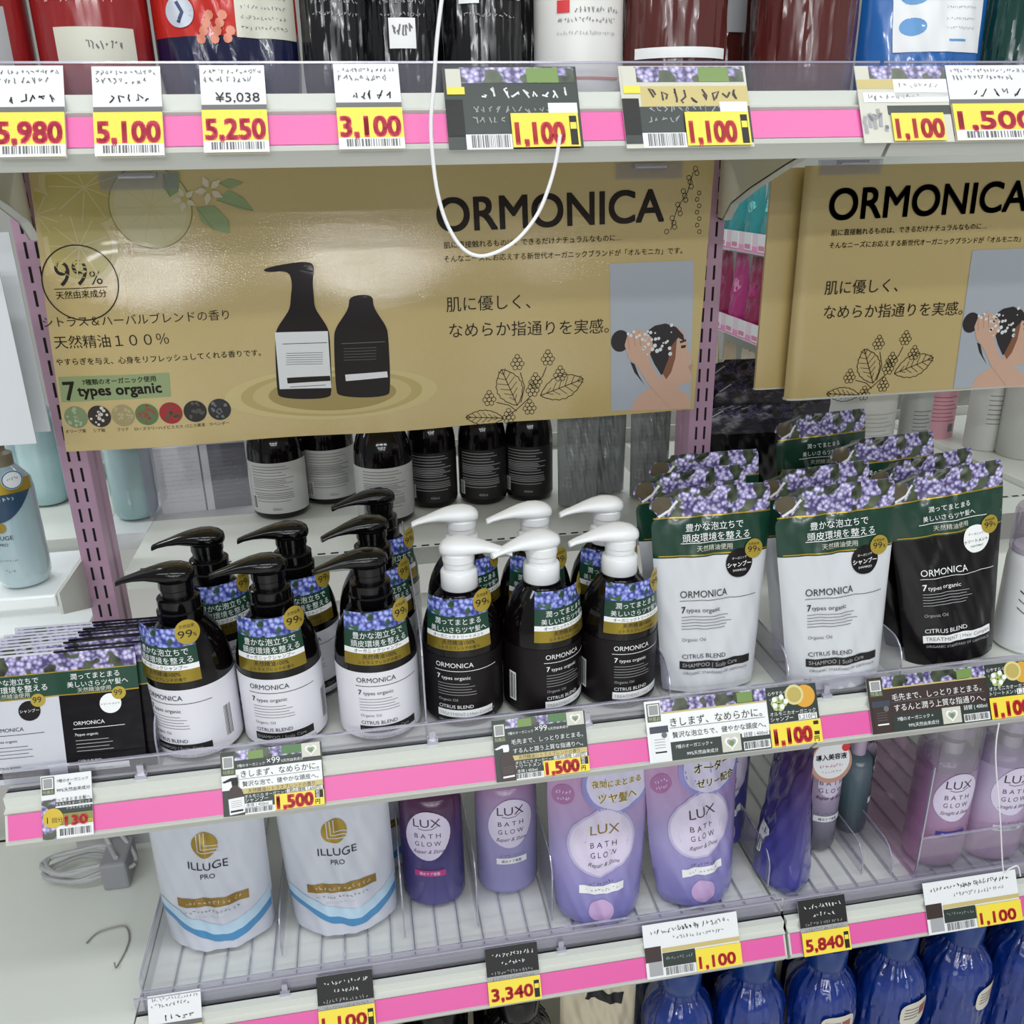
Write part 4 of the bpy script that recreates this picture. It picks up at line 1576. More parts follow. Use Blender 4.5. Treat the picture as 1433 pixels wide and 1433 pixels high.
def refill(label, dark, group, seed, art=True):
    t = thing('refill_pouch', label, 'refill pouch', group=group)
    base = FOILK if dark else FOILW
    m, F = pouch_shape(EDGE_O, HP, .046, [(0, base), (.68, FOILG), (.862, FLW)], seed)
    fg, c2 = (WHT, LGRY) if dark else (BLK, GRY)
    A = Art()
    A.rect(-.066, HP * .680, .0715, HP * .686, GOLD, 1, .006)
    A.rect(-.072, HP * .862, .0735, HP * .868, GOLD, 1, .006)
    A.line([(-.066, HP * .872), (-.052, HP * .90), (-.043, HP * .945)], .003, mat('film_glint', 'd9dcd8', .3), 2)
    A.disc(-.0615, HP * .928, .0125, SPOUTC, 1, 18, .0105)
    if art:
        if dark:
            A.text('潤ってまとまる', (-.026, HP * .800), WHT, w_=.054)
            A.text('美しいさらツヤ髪へ', (-.034, HP * .755), WHT, w_=.068)
        else:
            A.text('豊かな泡立ちで', (-.034, HP * .800), WHT, w_=.072)
            A.text('頭皮環境を整える', (-.038, HP * .750), WHT, w_=.084)
        A.rect(-.040, HP * .740, .048, HP * .743, WHT, 2, .006)
        A.text('天然精油使用', (-.021, HP * .703), PALE, w_=.044)
        A.text('ORMONICA', (-.041, HP * .478), fg, w_=.058, h=.0125)
        A.rect(-.042, HP * .462, .056, HP * .4645, fg, 1, .006)
        A.text('7', (-.040, HP * .405), fg, h=.0110, bold=.02)
        A.text('types organic', (-.034, HP * .405), fg, h=.0078)
        rn = random.Random(4)
        for k in range(5):
            A.rect(-.040, HP * (.382 - .015 * k), .028 + rn.uniform(-.016, .008), HP * (.385 - .015 * k), c2, 1, .006)
        A.text('Organic Oil', (-.0395, HP * .262), c2, h=.0060)
        A.text('CITRUS BLEND', (-.0395, HP * .176), fg, h=.0080)
        A.rect(-.0420, HP * .122, .048, HP * .162, WHT if dark else BLK, 1, .005)
        A.text('TREATMENT | Hair Complex' if dark else 'SHAMPOO | Scalp Care', (-.039, HP * .133), GRY if dark else LGRY, h=.0070)
        A.text('ORGANIC STANDARD OF ORMONICA', (-.0385, HP * .096), c2, h=.0048)
    A.emit(m, F, .006)
    o = weld(m.build('body', t, fix=False), 1e-6)
    if art:
        A = Art()
        A.disc(.0325, HP * .628, .0178, WHT if dark else KLAB, 2)
        A.text('オーガニック', (.0225, HP * .648), BLK if dark else WHT, w_=.020, l=3)
        A.text('トリートメント' if dark else 'シャンプー', (.0165, HP * .612), BLK if dark else WHT, w_=.032, l=3, bold=.02)
        A.text('TREATMENT' if dark else 'SHAMPOO', (.0235, HP * .588), BLK if dark else WHT, w_=.018, l=3)
        m = M()
        A.emit(m, F, .006)
        tag(m.build('round_badge', t, fix=False), 'white round badge' if dark else 'black round badge')
        A = Art()
        A.disc(.0520, HP * .688, .0118, GOLDB, 4)
        A.text('天然由来', (.0445, HP * .705), BROWN, w_=.015, l=5)
        A.text('99', (.0440, HP * .672), BLK, w_=.012, h=.0105, l=5)
        A.text('%', (.0570, HP * .672), BLK, h=.006, l=5)
        m = M()
        A.emit(m, F, .006)
        tag(m.build('badge', t, fix=False), 'round gold 99% badge')
    return t


GP = 'refill pouches on the middle shelf'
pw = refill('x', False, GP, 11)
pk = refill('x', True, GP, 23)
plist = [(pw, 996, 683, 0, 0, 'white refill pouch standing in front beside the white pumps'),
         (pw, 1168, 680, -3, -3, 'white refill pouch standing in front beside the black pouch'),
         (pw, 968, 660, 3, -2, 'white refill pouch right behind the front one beside the white pumps'),
         (pw, 986, 636, -2, -1, 'rearmost white refill pouch behind the white pumps'),
         (pw, 1142, 655, 2, -3, 'white refill pouch close behind the front one beside the black pouch'),
         (pk, 1322, 657, -4, -7, 'black refill pouch standing in front on the right'),
         (pk, 1290, 640, 3, -6, 'black refill pouch right behind the front black one'),
         (pk, 1235, 613, -3, -4, 'black refill pouch third from the front, leaning in the middle'),
         (pk, 1150, 580, 2, -2, 'rearmost black refill pouch under the folded sign')]
used = set()
for src, px, py, rz, ry, lb in plist:
    b = src if src not in used else dup(src)
    used.add(src)
    lean = math.radians(-6)
    top = at(px, py, Z=MZ + HP * math.cos(lean) + .001)
    x = top[0] - HP * math.sin(math.radians(ry))
    y = top[1] + HP * math.sin(lean)
    place(b, (x, y, MZ + .0035), 0, lb, rot=(lean, math.radians(ry), math.radians(rz)))

FOILD = mat('shaded_blossom_foil', '2a2730', 0.35, bump=(60, 0.4, 0.004))  # upper foil, its unlit look put into the colour
FLWD = flowers('shaded_blossom_print', ['5f5878', '463f5c', '28252f', '17171a', '262a26'])  # blossom print in darkened colours, shade of the unlit side painted in


def dark_pouch(label):
    t = thing('refill_pouch', label, 'refill pouch', group='dark pouches seen from behind')
    m, F = pouch_shape(EDGE_O, HP, .06, [(0, FOILK), (.70, FOILD), (.84, FLWD)], 31)
    A = Art()
    A.line([(-.066, HP * .88), (-.046, HP * .95)], .003, LGRY, 2)
    A.emit(m, F, .006)
    weld(m.build('body', t, fix=False), 1e-6)
    return t


dp = dark_pouch('x')
used = set()
for px, py, yy, lb in ((1050, 502, .225, 'dark pouch seen from behind beside the mauve post, rearmost'), (1060, 528, .165, 'dark pouch seen from behind beside the mauve post, second'),
                       (1108, 548, .190, 'dark pouch seen from behind under the folded sign flap'), (1050, 566, .100, 'dark pouch seen from behind, nearest the mauve post')):
    b = dp if dp not in used else dup(dp)
    used.add(dp)
    p = at(px, py, Y=yy)
    place(b, (p[0], yy, OSZ + .004), D2(-4), lb)
    b.scale = (1, .8, (p[2] - OSZ - .004) / HP)

# ================================================================== sachets
SACW = mat('sachet_silver', 'ccced6', 0.22, coat=0.5, bump=(22, 0.4, 0.006))
SACK = mat('sachet_black', '110d12', 0.2, spec=.4, bump=(22, 0.35, 0.006))


def sachet(label):
    t = thing('sachet_pair', label, 'sachet', group='twin sachets standing in a row')
    w_, h = .164, .141
    m = M()

    def F(x, z, l):
        return (x, -.0022 * math.sin(PI * ((x / w_ * 2) % 1)) * math.sin(PI * z / h) - l * EPS - .0004, z)
    A = Art()
    A.rect(0, 0, w_ / 2, h * .70, SACW, 0, .007)
    A.rect(w_ / 2, 0, w_, h * .70, SACK, 0, .007)
    A.rect(0, h * .66, w_, h * .84, GREEN, 1, .007)
    A.rect(0, h * .84, w_, h * .985, FLW, 1, .007)
    A.rect(0, h * .985, w_ / 2, h, SACW, 1, .007)
    A.rect(w_ / 2, h * .985, w_, h, SACK, 1, .007)
    A.rect(0, h * .655, w_, h * .664, GOLD, 2, .007)
    A.rect(0, h * .838, w_, h * .845, GOLD, 2, .007)
    for k, (x0, a, b, fg, c2) in enumerate(((0, '豊かな泡立ちで', '頭皮環境を整える', BLK, GRY), (w_ / 2, '潤ってまとまる', '美しいさらツヤ髪へ', WHT, LGRY))):
        A.text(a, (x0 + .014, h * .775), WHT, w_=.050)
        A.text(b, (x0 + .010, h * .715), WHT, w_=.062)
        A.text('天然精油使用', (x0 + .020, h * .672), PALE, w_=.034)
        A.disc(x0 + .052, h * .565, .0110, KLAB if k == 0 else WHT, 2, 20)
        A.text('トリートメント' if k else 'シャンプー', (x0 + .0425, h * .555), BLK if k else WHT, w_=.019, l=3)
        A.disc(x0 + .0615, h * .64, .0072, GOLDB, 3, 18)
        A.text('99', (x0 + .0565, h * .622), BLK, w_=.0085, l=4)
        A.text('ORMONICA', (x0 + .012, h * .415), fg, w_=.032)
        A.rect(x0 + .011, h * .385, x0 + .064, h * .389, fg, 2, .007)
        A.text('7types organic', (x0 + .012, h * .330), fg, w_=.024)
        for q in range(4):
            A.rect(x0 + .012, h * (.29 - .028 * q), x0 + .046 + .004 * (q % 2), h * (.295 - .028 * q), c2, 2, .007)
        A.text('CITRUS BLEND', (x0 + .012, h * .12), fg, w_=.024)
        A.rect(x0 + .012, h * .045, x0 + .064, h * .095, WHT if k else BLK, 2, .007)
        A.text('TREATMENT | Hair Complex' if k else 'SHAMPOO | Scalp Care', (x0 + .014, h * .055), GRY, w_=.034, l=3)
    A.emit(m, F, .006)
    m.box(0, w_ / 2, 0.0, .0005, 0, h, SACW)
    m.box(w_ / 2, w_, 0.0, .0005, 0, h, SACK)
    m.build('sheet', t, fix=False)
    return t


s0 = sachet('front twin sachet, one white half and one black half, at left end of shelf')
for k in range(9):
    b = s0 if k == 0 else dup(s0)
    place(b, (-.0245 + .0030 * k + (.006 if k % 3 == 1 else 0), -.380 + .0085 * k, MZ + .001), rot=(D2(-14 + .4 * k), 0, D2(random.uniform(-1.5, 1.5))),
          label=None if k == 0 else 'twin sachet in the row, %s behind the front one' % ('one', 'two', 'three', 'four', 'five', 'six', 'seven', 'eight')[k - 1])

m = M()
m.box(-.028, .028, -.001, .001, 0, .10, ACR)
m.box(-.028, .028, -.0012, .0012, .10, .102, ACRE)
m.box(-.0295, -.028, -.0012, .0012, 0, .102, ACRE)
m.box(.028, .0295, -.0012, .0012, 0, .102, ACRE)
m.box(-.0295, .0295, -.0012, .04, 0, .0015, ACR)
p = at(122, 868, Z=MZ + .102)
o = m.build('clear_stop', loc=(p[0], -.225, MZ), smooth=False)
tag(o, 'small clear plastic stop standing behind the row of sachets', 'shelf stop')

# clear dividers between the columns
def divider(x, y0, y1, z, h, label, edge=ACRE, face=ACR, r=.03):
    q = [(y0, 0), (y1, 0), (y1, h)] + [(y0 + r - r * math.sin(a), h - r + r * math.cos(a)) for a in [k * PI / 12 for k in range(7)]]
    m = M()
    m.prism([(-.0009, y, zz) for y, zz in q], (.0018, 0, 0), face)
    pts = [(0, y, zz) for y, zz in q[2:]] + [(0, y0, 0)]
    m.tube(pts, .0011, edge, 6)
    o = m.build('clear_divider', loc=(x, 0, z), smooth=False)
    tag(o, label, 'divider', 'clear shelf dividers')
    return o


def dx(px, py, y=-.385, z=None):
    return at(px, py, Y=y)[0]


divider(dx(596, 1000), -.383, -.03, MZ, .13, 'clear divider between the black pumps and the white pumps')
divider(dx(216, 1040), -.380, -.10, MZ, .06, 'clear divider between the sachets and the first black pump bottle')
divider(.735, -.380, -.05, MZ, .055, 'clear divider between the white pumps and the white pouches')
divider(.885, -.380, -.05, MZ, .055, 'clear divider between the two front white pouches')
divider(1.035, -.380, -.05, MZ, .055, 'clear divider between the white and the black pouch')

# ================================================================== low shelf
LZ = LOWZ0 + DZ + 0.0004
TRZ = LZ + .004
m = M()
xa, xb = .083, .897
m.box(xa, xb, -.386, -.03, 0, .002, mat('tray_base', 'dfe2e0', .25, coat=.5))
x = xa + .03
while x < xb - .01:
    m.box(x - .0007, x + .0007, -.372, -.04, .002, .0065, ACRE)
    x += .030
m.box(xa, xb, -.3875, -.386, 0, .030, ACR)
m.box(xa, xb, -.3878, -.3856, .030, .0312, ACRE)
m.box(xa, xa + .0016, -.386, -.03, 0, .05, ACR)
m.tube([(xa + .0008, -.3865, 0), (xa + .0008, -.3865, .03), (xa + .0008, -.375, .05), (xa + .0008, -.03, .05)], .0014, ACRE, 6)
tag(m.build('clear_tray', loc=(0, 0, LZ), smooth=False), 'clear ribbed tray under the white pouches and lilac bottles', 'tray')
m = M()
m.box(.912, 1.79, -.386, -.03, 0, .002, MATS['tray_base'])
x = .94
while x < 1.78:
    m.box(x - .0007, x + .0007, -.372, -.04, .002, .0065, ACRE)
    x += .030
m.box(.912, 1.79, -.3875, -.386, 0, .030, ACR)
tag(m.build('clear_tray', loc=(0, 0, LZ), smooth=False), 'clear ribbed tray under the side-on pouch and pump bottles on the right', 'tray')
TZ = LZ + .0068

# pearl white pouches with a blue wave
PEARL = mat('pearl_foil', 'c9cdd8', 0.26, coat=0.5, bump=(13, 0.35, 0.012, (1, 1, .6)))
PSIDE = mat('pearl_blue_foil', 'a9c2d4', 0.26, coat=0.5, bump=(13, 0.35, 0.012))
BLUEW = mat('wave_blue', '4f8cbb', 0.28, coat=0.4)
BLUEL = mat('wave_pale', 'b7d2e4', 0.28, coat=0.4)
GOLDL = mat('gold_logo', 'a48a3a', 0.3, metal=0.5)
GBAND = mat('gold_band', '9b7d3e', 0.3, metal=0.5)
EDGE_I = [(0, -.066, .070), (.04, -.068, .072), (.3, -.0715, .0715), (.7, -.0735, .0715), (1, -.074, .072)]
HI = .270


def pearl_pouch(label, seed, clean, group):
    t = thing('refill_pouch', label, 'refill pouch', group=group)
    m, F = pouch_shape(EDGE_I, HI, .085, [(0, PEARL)], seed, crease=.0016)
    A = Art()
    lo, hi = [], []
    for k in range(25):
        x = -.068 + .138 * k / 24
        u = x / .07
        z = .018 + .020 * u * u - .010 * math.sin(2.2 * u + .4)
        lo.append((x, z))
        hi.append((x, z + .018 + .004 * u))
    for a, b, mm in ((0, .55, BLUEW), (.55, 1.0, BLUEL)):
        v = []
        for (x, z), (X, Z) in zip(lo, hi):
            v += [(x, z + (Z - z) * a), (x, z + (Z - z) * b + (.006 if b == 1 else 0))]
        A.add(v, [(2 * i, 2 * i + 2, 2 * i + 3, 2 * i + 1) for i in range(24)], mm, 1)
    cx, cz = 0.0, .146
    A.disc(cx, cz, .0165, GOLDL, 1)
    for x0 in (-.0090, -.0045, .0000):
        A.line([(cx + x0, cz + .015), (cx + x0, cz - .009 + (x0 + .009) * .9), (cx + .0165, cz - .011 + (x0 + .009) * 1.0)], .0013, PEARL, 2)
    A.text('ILLUGE', (-.0235, .113), BLK, w_=.050, h=.0145)
    A.text('PRO', (-.008, .101), BLK, w_=.018, h=.0095)
    A.rect(-.042, .0615, .047, .0735, GBAND, 1, .006)
    A.scribble(-.034, .040, .0645, .0055, PALE, 2, 12)
    A.scribble(-.034, .036, .053, .004, GRY, 2, 14)
    A.scribble(-.020, .018, .046, .003, LGRY, 2, 10)
    A.emit(m, F, .006)
    weld(m.build('body', t, fix=False), 1e-6)
    A = Art()
    if not clean:
        A.poly([(-.036, HI), (-.030, HI - .008), (0, HI - .012), (.030, HI - .008), (.034, HI)], mat('olive_print', '55543f', .4), 1)
        A.disc(.046, HI - .022, .0135, WHT, 1)
        A.ring(.046, HI - .022, .0115, .0125, BLUEW, 2)
        A.scribble(.038, .054, HI - .020, .004, BLUEW, 2, 5)
        A.scribble(.038, .054, HI - .028, .004, BLUEW, 2, 5)
        m = M()
        A.emit(m, F, .006)
        m.build('top_badge', t, fix=False)
    return t


def standat(t, px, py, rz=0, lean=-5, ry=0, back=.04, z=None, label=None):
    z = TZ if z is None else z
    p = at(px, py, Z=z)
    return place(t, (p[0], p[1] + back, z + .003), 0, label, rot=(math.radians(lean), math.radians(ry), math.radians(rz)))


GI = 'pearl white pouches on the low shelf'
a = pearl_pouch('pearl white pouch with gold disc and blue wave, left one on low shelf', 3, False, GI)
standat(a, 304, 1338, -3, -5, 0, .046)
b = pearl_pouch('pearl white pouch with gold disc and blue wave, right one beside the lilac bottles', 8, True, GI)
standat(b, 484, 1316, -1, -5, -1, .046)
c = dup(a)
p = a.location
place(c, (p[0] - .022, p[1] + .10, p[2]), rot=(D2(-5), 0, D2(-10)), label='pearl white pouch half hidden behind the left pearl pouch')
c = dup(b)
p = b.location
place(c, (p[0] + .032, p[1] + .10, p[2]), rot=(D2(-5), 0, D2(4)), label='pearl white pouch half hidden behind the right pearl pouch')

# lilac bath bottles
LILB = mat('lilac_pale', 'd4cbe2', 0.3)
LILT = mat('lilac_ink', '3b3140', 0.4)
VIO_DK = ramp2('violet_dark', '4a4584', '4d2746', .02, .17, .22, mid='41376c')
VIO_LT = ramp2('violet_light', '8f8bbd', '9c7a9e', .02, .18, .22, mid='9a94bf')
ROSE = ramp2('rose_clear', 'b287a8', '8c7f96', .02, .19, .15, mid='a084a4')
PINKL = ramp2('pink_light', 'c29cbd', 'a99bbb', .02, .19, .22, mid='b3a6c2')
SMOKE = ramp2('smoke_clear', '54525e', 'a898b4', .02, .10, .2, mid='847f94')
TEALD = ramp2('teal_dark', '3f4450', '5a6a74', .01, .10, .2, mid='44565e')
SILVERC = mat('silver_cap', 'b9b9bd', 0.25, metal=0.7)
CLEARC = clear('clear_cap', (.93, .9, .95), .12, .08, .12)


def lux_art(s, dark, script, tone=None):
    A = Art()
    n = 30
    A.poly([(.030 * s * math.cos(2 * PI * k / n) * (1 + .10 * math.sin(2 * 2 * PI * k / n + .6)), .122 + .040 * s * math.sin(2 * PI * k / n)) for k in range(n)], LILB, 1)
    A.text('LUX', (-.0185, .137), LILT, w_=.037, h=.0185, l=2, bold=-.004)
    A.line([(-.012, .1345), (-.004, .1325), (.006, .1335), (.014, .1385)], .0010, LILT, 2)
    A.text('B A T H', (-.0175, .119), LILT, w_=.035, h=.0105, l=2)
    A.text('G L O W', (-.0175, .106), LILT, w_=.035, h=.0105, l=2)
    A.text(script, (-.0205, .094), LILT, w_=.041, h=.0085, l=2, skew=.35)
    A.scribble(-.016, .018, .068, .003, LILT, 2, 8)
    A.rect(-.021, .055, .022, .065, tone or PAPER, 1, .005)
    A.text('補水ケア美髪', (-.014, .0575), WHT if tone else LILT, w_=.028, h=.0058, l=2)
    return A


def bath_bottle(label, dye, cap, script, group, R0=.043, sy=.80, tone=None, hb=.175, pump='cap', H2=.205):
    t = thing('bath_bottle', label, 'bottle', group=group)
    m = M()
    prof = [(R0 * .86, 0), (R0 * .95, .003), (R0, .010), (R0 * 1.0, hb * .75), (R0 * .985, hb * .9), (R0 * .90, hb * .975), (R0 * .70, hb * 1.01), (R0 * .45, hb * 1.03)]
    m.lathe(prof, dye, 44, sy=sy)

    def F(x, z, l):
        a = x / R0
        r = R0 + .0005 + l * EPS
        return (r * math.sin(a), -r * sy * math.cos(a) - .0001, z)
    m2 = M()
    m.build('body', t)
    lux_art(R0 / .043, False, script, tone).emit(m2, F, .006)
    m2.build('front_print', t, fix=False)
    m = M()
    if pump == 'cap':
        m.lathe([(R0 * .42, hb), (R0 * .42, hb + .05), (R0 * .36, hb + .055)], cap, 28)
    else:
        m.lathe([(R0 * .44, hb + .004), (R0 * .44, hb + .022), (R0 * .30, hb + .026), (R0 * .30, hb + .034)], SILVERC, 28)
        m.lathe([(R0 * .64, hb + .034), (R0 * .66, hb + .037), (R0 * .66, hb + .050), (R0 * .5, hb + .056)], cap, 28)
    m.build('pump_cap', t)
    if pump == 'dome':
        m = M()
        m.lathe([(R0 * .99, hb * .90), (R0 * 1.01, hb * .92), (R0 * 1.01, hb + .062), (R0 * .95, hb + .07)], CLEARC, 36, sy=sy)
        m.build('clear_cover', t, fix=False)
    return t


def stb(t, px, py, rz=0, back=.034, z=None):
    z = TZ if z is None else z
    p = at(px, py, Z=z)
    return place(t, (p[0], p[1] + back, z), D2(rz))


GL = 'lilac bath bottles on the low shelf'
stb(bath_bottle('dark violet bath bottle with lilac oval, beside the pearl pouch', VIO_DK, mat('plum_cap', '3c1f38', .3), 'Repair & Shine', GL, tone=mat('magenta_patch', 'b83a86', .4)), 612, 1270, -12)
stb(bath_bottle('light lilac bath bottle beside the dark violet one', VIO_LT, mat('mauve_cap', '8f6d90', .3), 'Repair & Shine', GL), 716, 1252, 2)
stb(bath_bottle('rose-clear pump bottle with silver collar, left of the two on the right', ROSE, mat('cap_grey', '9d9aa2', .3), 'Straight & Shine', GL, R0=.043, tone=mat('blue_patch', '4c3f9c', .4), hb=.178, pump='dome'), 1322, 1214, -3)
stb(bath_bottle('pink-lilac pump bottle with silver collar, behind the elastic thread', PINKL, mat('cap_grey2', 'b5b2ba', .3), 'Straight & Shine', GL, R0=.043, hb=.178, pump='dome'), 1402, 1205, -5)
o = bath_bottle('pink bath bottle cut off at the right edge on the low shelf', PINKL, MATS['cap_grey2'], 'Straight & Shine', GL, R0=.043, hb=.178, pump='dome')
stb(o, 1480, 1196, 10)
stb(bath_bottle('small smoky hair serum bottle behind the side-on pouch', SMOKE, mat('rose_cap', 'b58fa6', .3), 'Repair & Shine', 'serum bottles', R0=.0265, sy=1, hb=.135), 1152, 1192, 0, .026)
t = bath_bottle('small dark teal serum bottle turned sideways, behind the smoky one', TEALD, mat('lilac_cap', 'b7a5bd', .3), 'Repair & Shine', 'serum bottles', R0=.0245, sy=1, hb=.128)
stb(t, 1198, 1168, 75, .024)
m = M()
A = Art()
n = 32
A.disc(0, 0, .030, mat('rose_gold', 'c99a8a', .3, metal=.3), 0)
A.disc(0, .003, .0265, PAPER, 1)
A.text('導入美容液', (-.022, .004), BLK, w_=.044, l=2, bold=.03)
A.scribble(-.018, .018, -.008, .005, mat('rose_ink', 'b0506a', .4), 2, 9)
A.scribble(-.014, .014, -.016, .004, MATS['rose_ink'], 2, 7)
A.disc(.021, .019, .006, RED, 2, 14)
m.lathe([(.030, -.0006), (.030, .0006)], MATS['rose_gold'], 32)
A.emit(m, lambda x, z, l: (x, z, .0008 + l * EPS))
p = at(1163, 1066, Y=-.335)
o = m.build('neck_tag', loc=tuple(p), fix=False)
o.rotation_euler = (D2(78), 0, 0)
tag(o, 'round rose-gold neck tag with black characters on the smoky serum bottle', 'tag')

# lilac pouches
VP = ramp2('violet_pouch', '7f7dbb', 'b488b0', .01, .22, .24, coat=.4, mid='9a90c0', bump=(15, .30, .010, (1, 1, .5)))
BUB = mat('bubble_blue', '8f8cc8', .3, coat=.4)
BUBL = mat('bubble_pale', 'cdc9e4', .3, coat=.4)
GTX = mat('gold_text', '8a7434', .35, metal=.2)
CRM = mat('cream_halo', 'ede6c8', .4)
EDGE_L = [(0, -.052, .056), (.05, -.058, .060), (.35, -.068, .064), (.7, -.072, .068), (.86, -.072, .070), (1, -.068, .064)]
HL = .265


def lux_pouch(label, which, seed, group):
    t = thing('refill_pouch', label, 'refill pouch', group=group)
    m, F = pouch_shape(EDGE_L, HL, .075, [(0, VP)], seed, crease=.0015)
    A = Art()
    for r, mm, l in ((1.0, mat('blob_edge', 'b9b2d6', .3, coat=.4), 1), (.93, LILB, 2)):
        A.poly([(-.003 + .046 * r * math.cos(2 * PI * k / 30), .118 + .046 * r * math.sin(2 * PI * k / 30) * (1 + .06 * math.sin(4 * PI * k / 30))) for k in range(30)], mm, l)
    for r, mm, l in ((1.0, BUB, 1), (.86, BUBL, 2)):
        A.poly([(.020 + .050 * r * math.cos(2 * PI * k / 30), .196 + .042 * r * math.sin(2 * PI * k / 30)) for k in range(30)], mm, l)
    A.disc(-.053, .186, .0140, mat('mauve_dot', 'a06a9c', .3), 1)
    A.scribble(-.063, -.043, .187, .006, LILB, 2, 5)
    A.scribble(-.061, -.045, .178, .006, LILB, 2, 5)
    A.text('LUX', (-.020, .130), GTX if which == 0 else LILT, w_=.040, h=.0190, l=3, bold=.0)
    A.text('B A T H', (-.020, .112), LILT, w_=.036, h=.0110, l=3)
    A.text('G L O W', (-.020, .0985), LILT, w_=.036, h=.0110, l=3)
    A.text('Repair & Shine', (-.023, .086), LILT, w_=.042, h=.0085, l=3, skew=.35)
    A.rect(-.034, .047, .026, .0585, PAPER, 1, .006)
    A.scribble(-.022, .012, .0605, .004, LILT, 2, 8)
    A.scribble(-.026, .018, .0505, .004, GRY, 2, 9)
    A.disc(-.006, .022, .0165, mat('pink_disc', 'c3a5d0', .3), 1)
    rows = (('集中', .008, .030, .212), ('夜間にまとまる', -.016, .068, .193), ('ツヤ髪へ', -.008, .054, .172)) if which == 0 else (('ぷるぷる浸透', -.010, .062, .210), ('オーダー', -.006, .056, .190), ('ゼリー配合', -.004, .060, .170))
    for s_, x0, wd, z in rows:
        A.text(s_, (x0, z), CRM, w_=wd, l=3, bold=.09)
        A.text(s_, (x0, z), GTX if which == 0 else BLK, w_=wd, l=4, bold=.02)
    A.emit(m, F, .006)
    A = Art()
    A.rect(-.020, .035, .004, .085, WHT, 1, .006)
    A.bars(-.018, .038, .002, .060, l=2, n=9)
    A.scribble(-.016, .0, .068, .008, GRY, 2, 4)
    A.emit(m, lambda x, z, l: (F(x, z, l)[0], -F(x, z, l)[1], z), .006)
    weld(m.build('body', t, fix=False), 1e-6)
    return t


GV = 'lilac refill pouches on the low shelf'
a = lux_pouch('lilac refill pouch with gold lettering in a blue bubble, middle of low shelf', 0, 5, GV)
standat(a, 846, 1300, 2, -5, 2, .038)
b = lux_pouch('lilac refill pouch with black lettering in the bubble, next to the side-on pouch', 1, 9, GV)
standat(b, 985, 1272, 10, -5, -1, .038)
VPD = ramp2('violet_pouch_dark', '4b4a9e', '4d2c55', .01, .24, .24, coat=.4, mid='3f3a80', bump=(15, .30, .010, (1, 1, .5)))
c = dup(b)
p = at(1098, 1262, Z=TZ)
place(c, (p[0] + .022, p[1] + .058, TZ + .003), rot=(0, 0, D2(80)), label='lilac refill pouch standing side-on with its barcode showing', group=GV)
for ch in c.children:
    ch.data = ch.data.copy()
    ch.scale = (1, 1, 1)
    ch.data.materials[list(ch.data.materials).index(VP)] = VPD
c = dup(c)
place(c, (p[0] - .045, p[1] + .15, TZ + .003), rot=(0, 0, D2(20)), label='dark violet pouch in shade behind the side-on lilac pouch')
# low dividers
divider(.2437, -.34, -.10, TZ, .05, 'clear divider between the two pearl white pouches')
divider(.4015, -.34, -.06, TZ, .10, 'clear divider between the pearl pouch and dark violet bottle')
divider(.4985, -.34, -.06, TZ, .10, 'clear divider between the dark and the light lilac bottle')
divider(.598, -.35, -.06, TZ, .10, 'clear divider between the light lilac bottle and the pouch with gold lettering')
divider(.905, -.35, -.06, TZ, .06, 'clear divider left of the side-on pouch')
divider(1.046, -.35, -.10, TZ, .045, 'clear divider at the smoky serum bottle')
divider(1.085, -.36, -.10, TZ, .045, 'clear divider right of the teal serum bottle')
m = M()
m.box(0, .0018, -.372, -.04, 0, .19, ACRP)
m.box(0, .60, -.374, -.372, 0, .07, ACR)
m.box(0, .0020, -.375, -.372, 0, .19, ACRE)
m.box(0, .60, -.3745, -.3715, .07, .0712, ACRE)
tag(m.build('tinted_display_case', loc=(1.112, 0, TZ), smooth=False), 'pink-tinted clear case round the lilac pump bottles', 'display case')

# white spray bottle at the right edge of the middle shelf
t = thing('spray_bottle', 'white bottle with clear cap and black curved lines at the right edge', 'bottle')
m = M()
m.lathe([(.036, 0), (.040, .004), (.040, .120), (.0385, .134), (.034, .140)], WPUMP, 36)
for k in range(3):
    A = Art()
    A.line([(-.045 + .006 * q, .075 - .012 * k + .00030 * (q - 7) ** 2) for q in range(15)], .0011 if k else .0016, BLK, 1)
    A.emit(m, cyl_fn(.040), .006)
A = Art()
A.rect(.012, .010, .04, .045, BLK, 1, .004)
A.emit(m, cyl_fn(.040), .006)
m.build('body', t, fix=False)
m = M()
m.lathe([(.0395, .136), (.0395, .188), (.037, .194), (.0, .196)], CLEARC, 36)
m.lathe([(.014, .140), (.014, .175), (.010, .180)], WPUMP, 20)
m.build('clear_cap', t, fix=False)
p = at(1433, 690, Z=MZ + .195)
place(t, (1.252, -.325, MZ))

# ================================================================== coil of cable at the back of the bare shelf
GCAB = mat('cable_grey', 'a9aaab', .45)
GBOX = mat('adapter_grey', '8e8f93', .45)
t = thing('power_adapter', 'grey power adapter with a coiled pale cable at the back of the bare shelf', 'adapter', (0, 0, .503))
p0 = at(168, 1245, Z=.503)
m = M()
m.box(p0[0] - .022, p0[0] + .014, p0[1], p0[1] + .06, 0, .045, GBOX)
m.build('plug_block', t, smooth=False, bevel=.004)
q0 = at(152, 1192, Z=.51)
m = M()
m.box(q0[0] - .05, q0[0] + .075, q0[1] + .02, q0[1] + .045, .0, .05, mat('strip_grey', 'b9babb', .45))
m.box(q0[0] + .055, q0[0] + .06, q0[1] + .0185, q0[1] + .02, .03, .036, BLK)
m.build('power_strip', t, smooth=False, bevel=.003)
m = M()
cx, cy = q0[0] - .022, q0[1] - .040
P = []
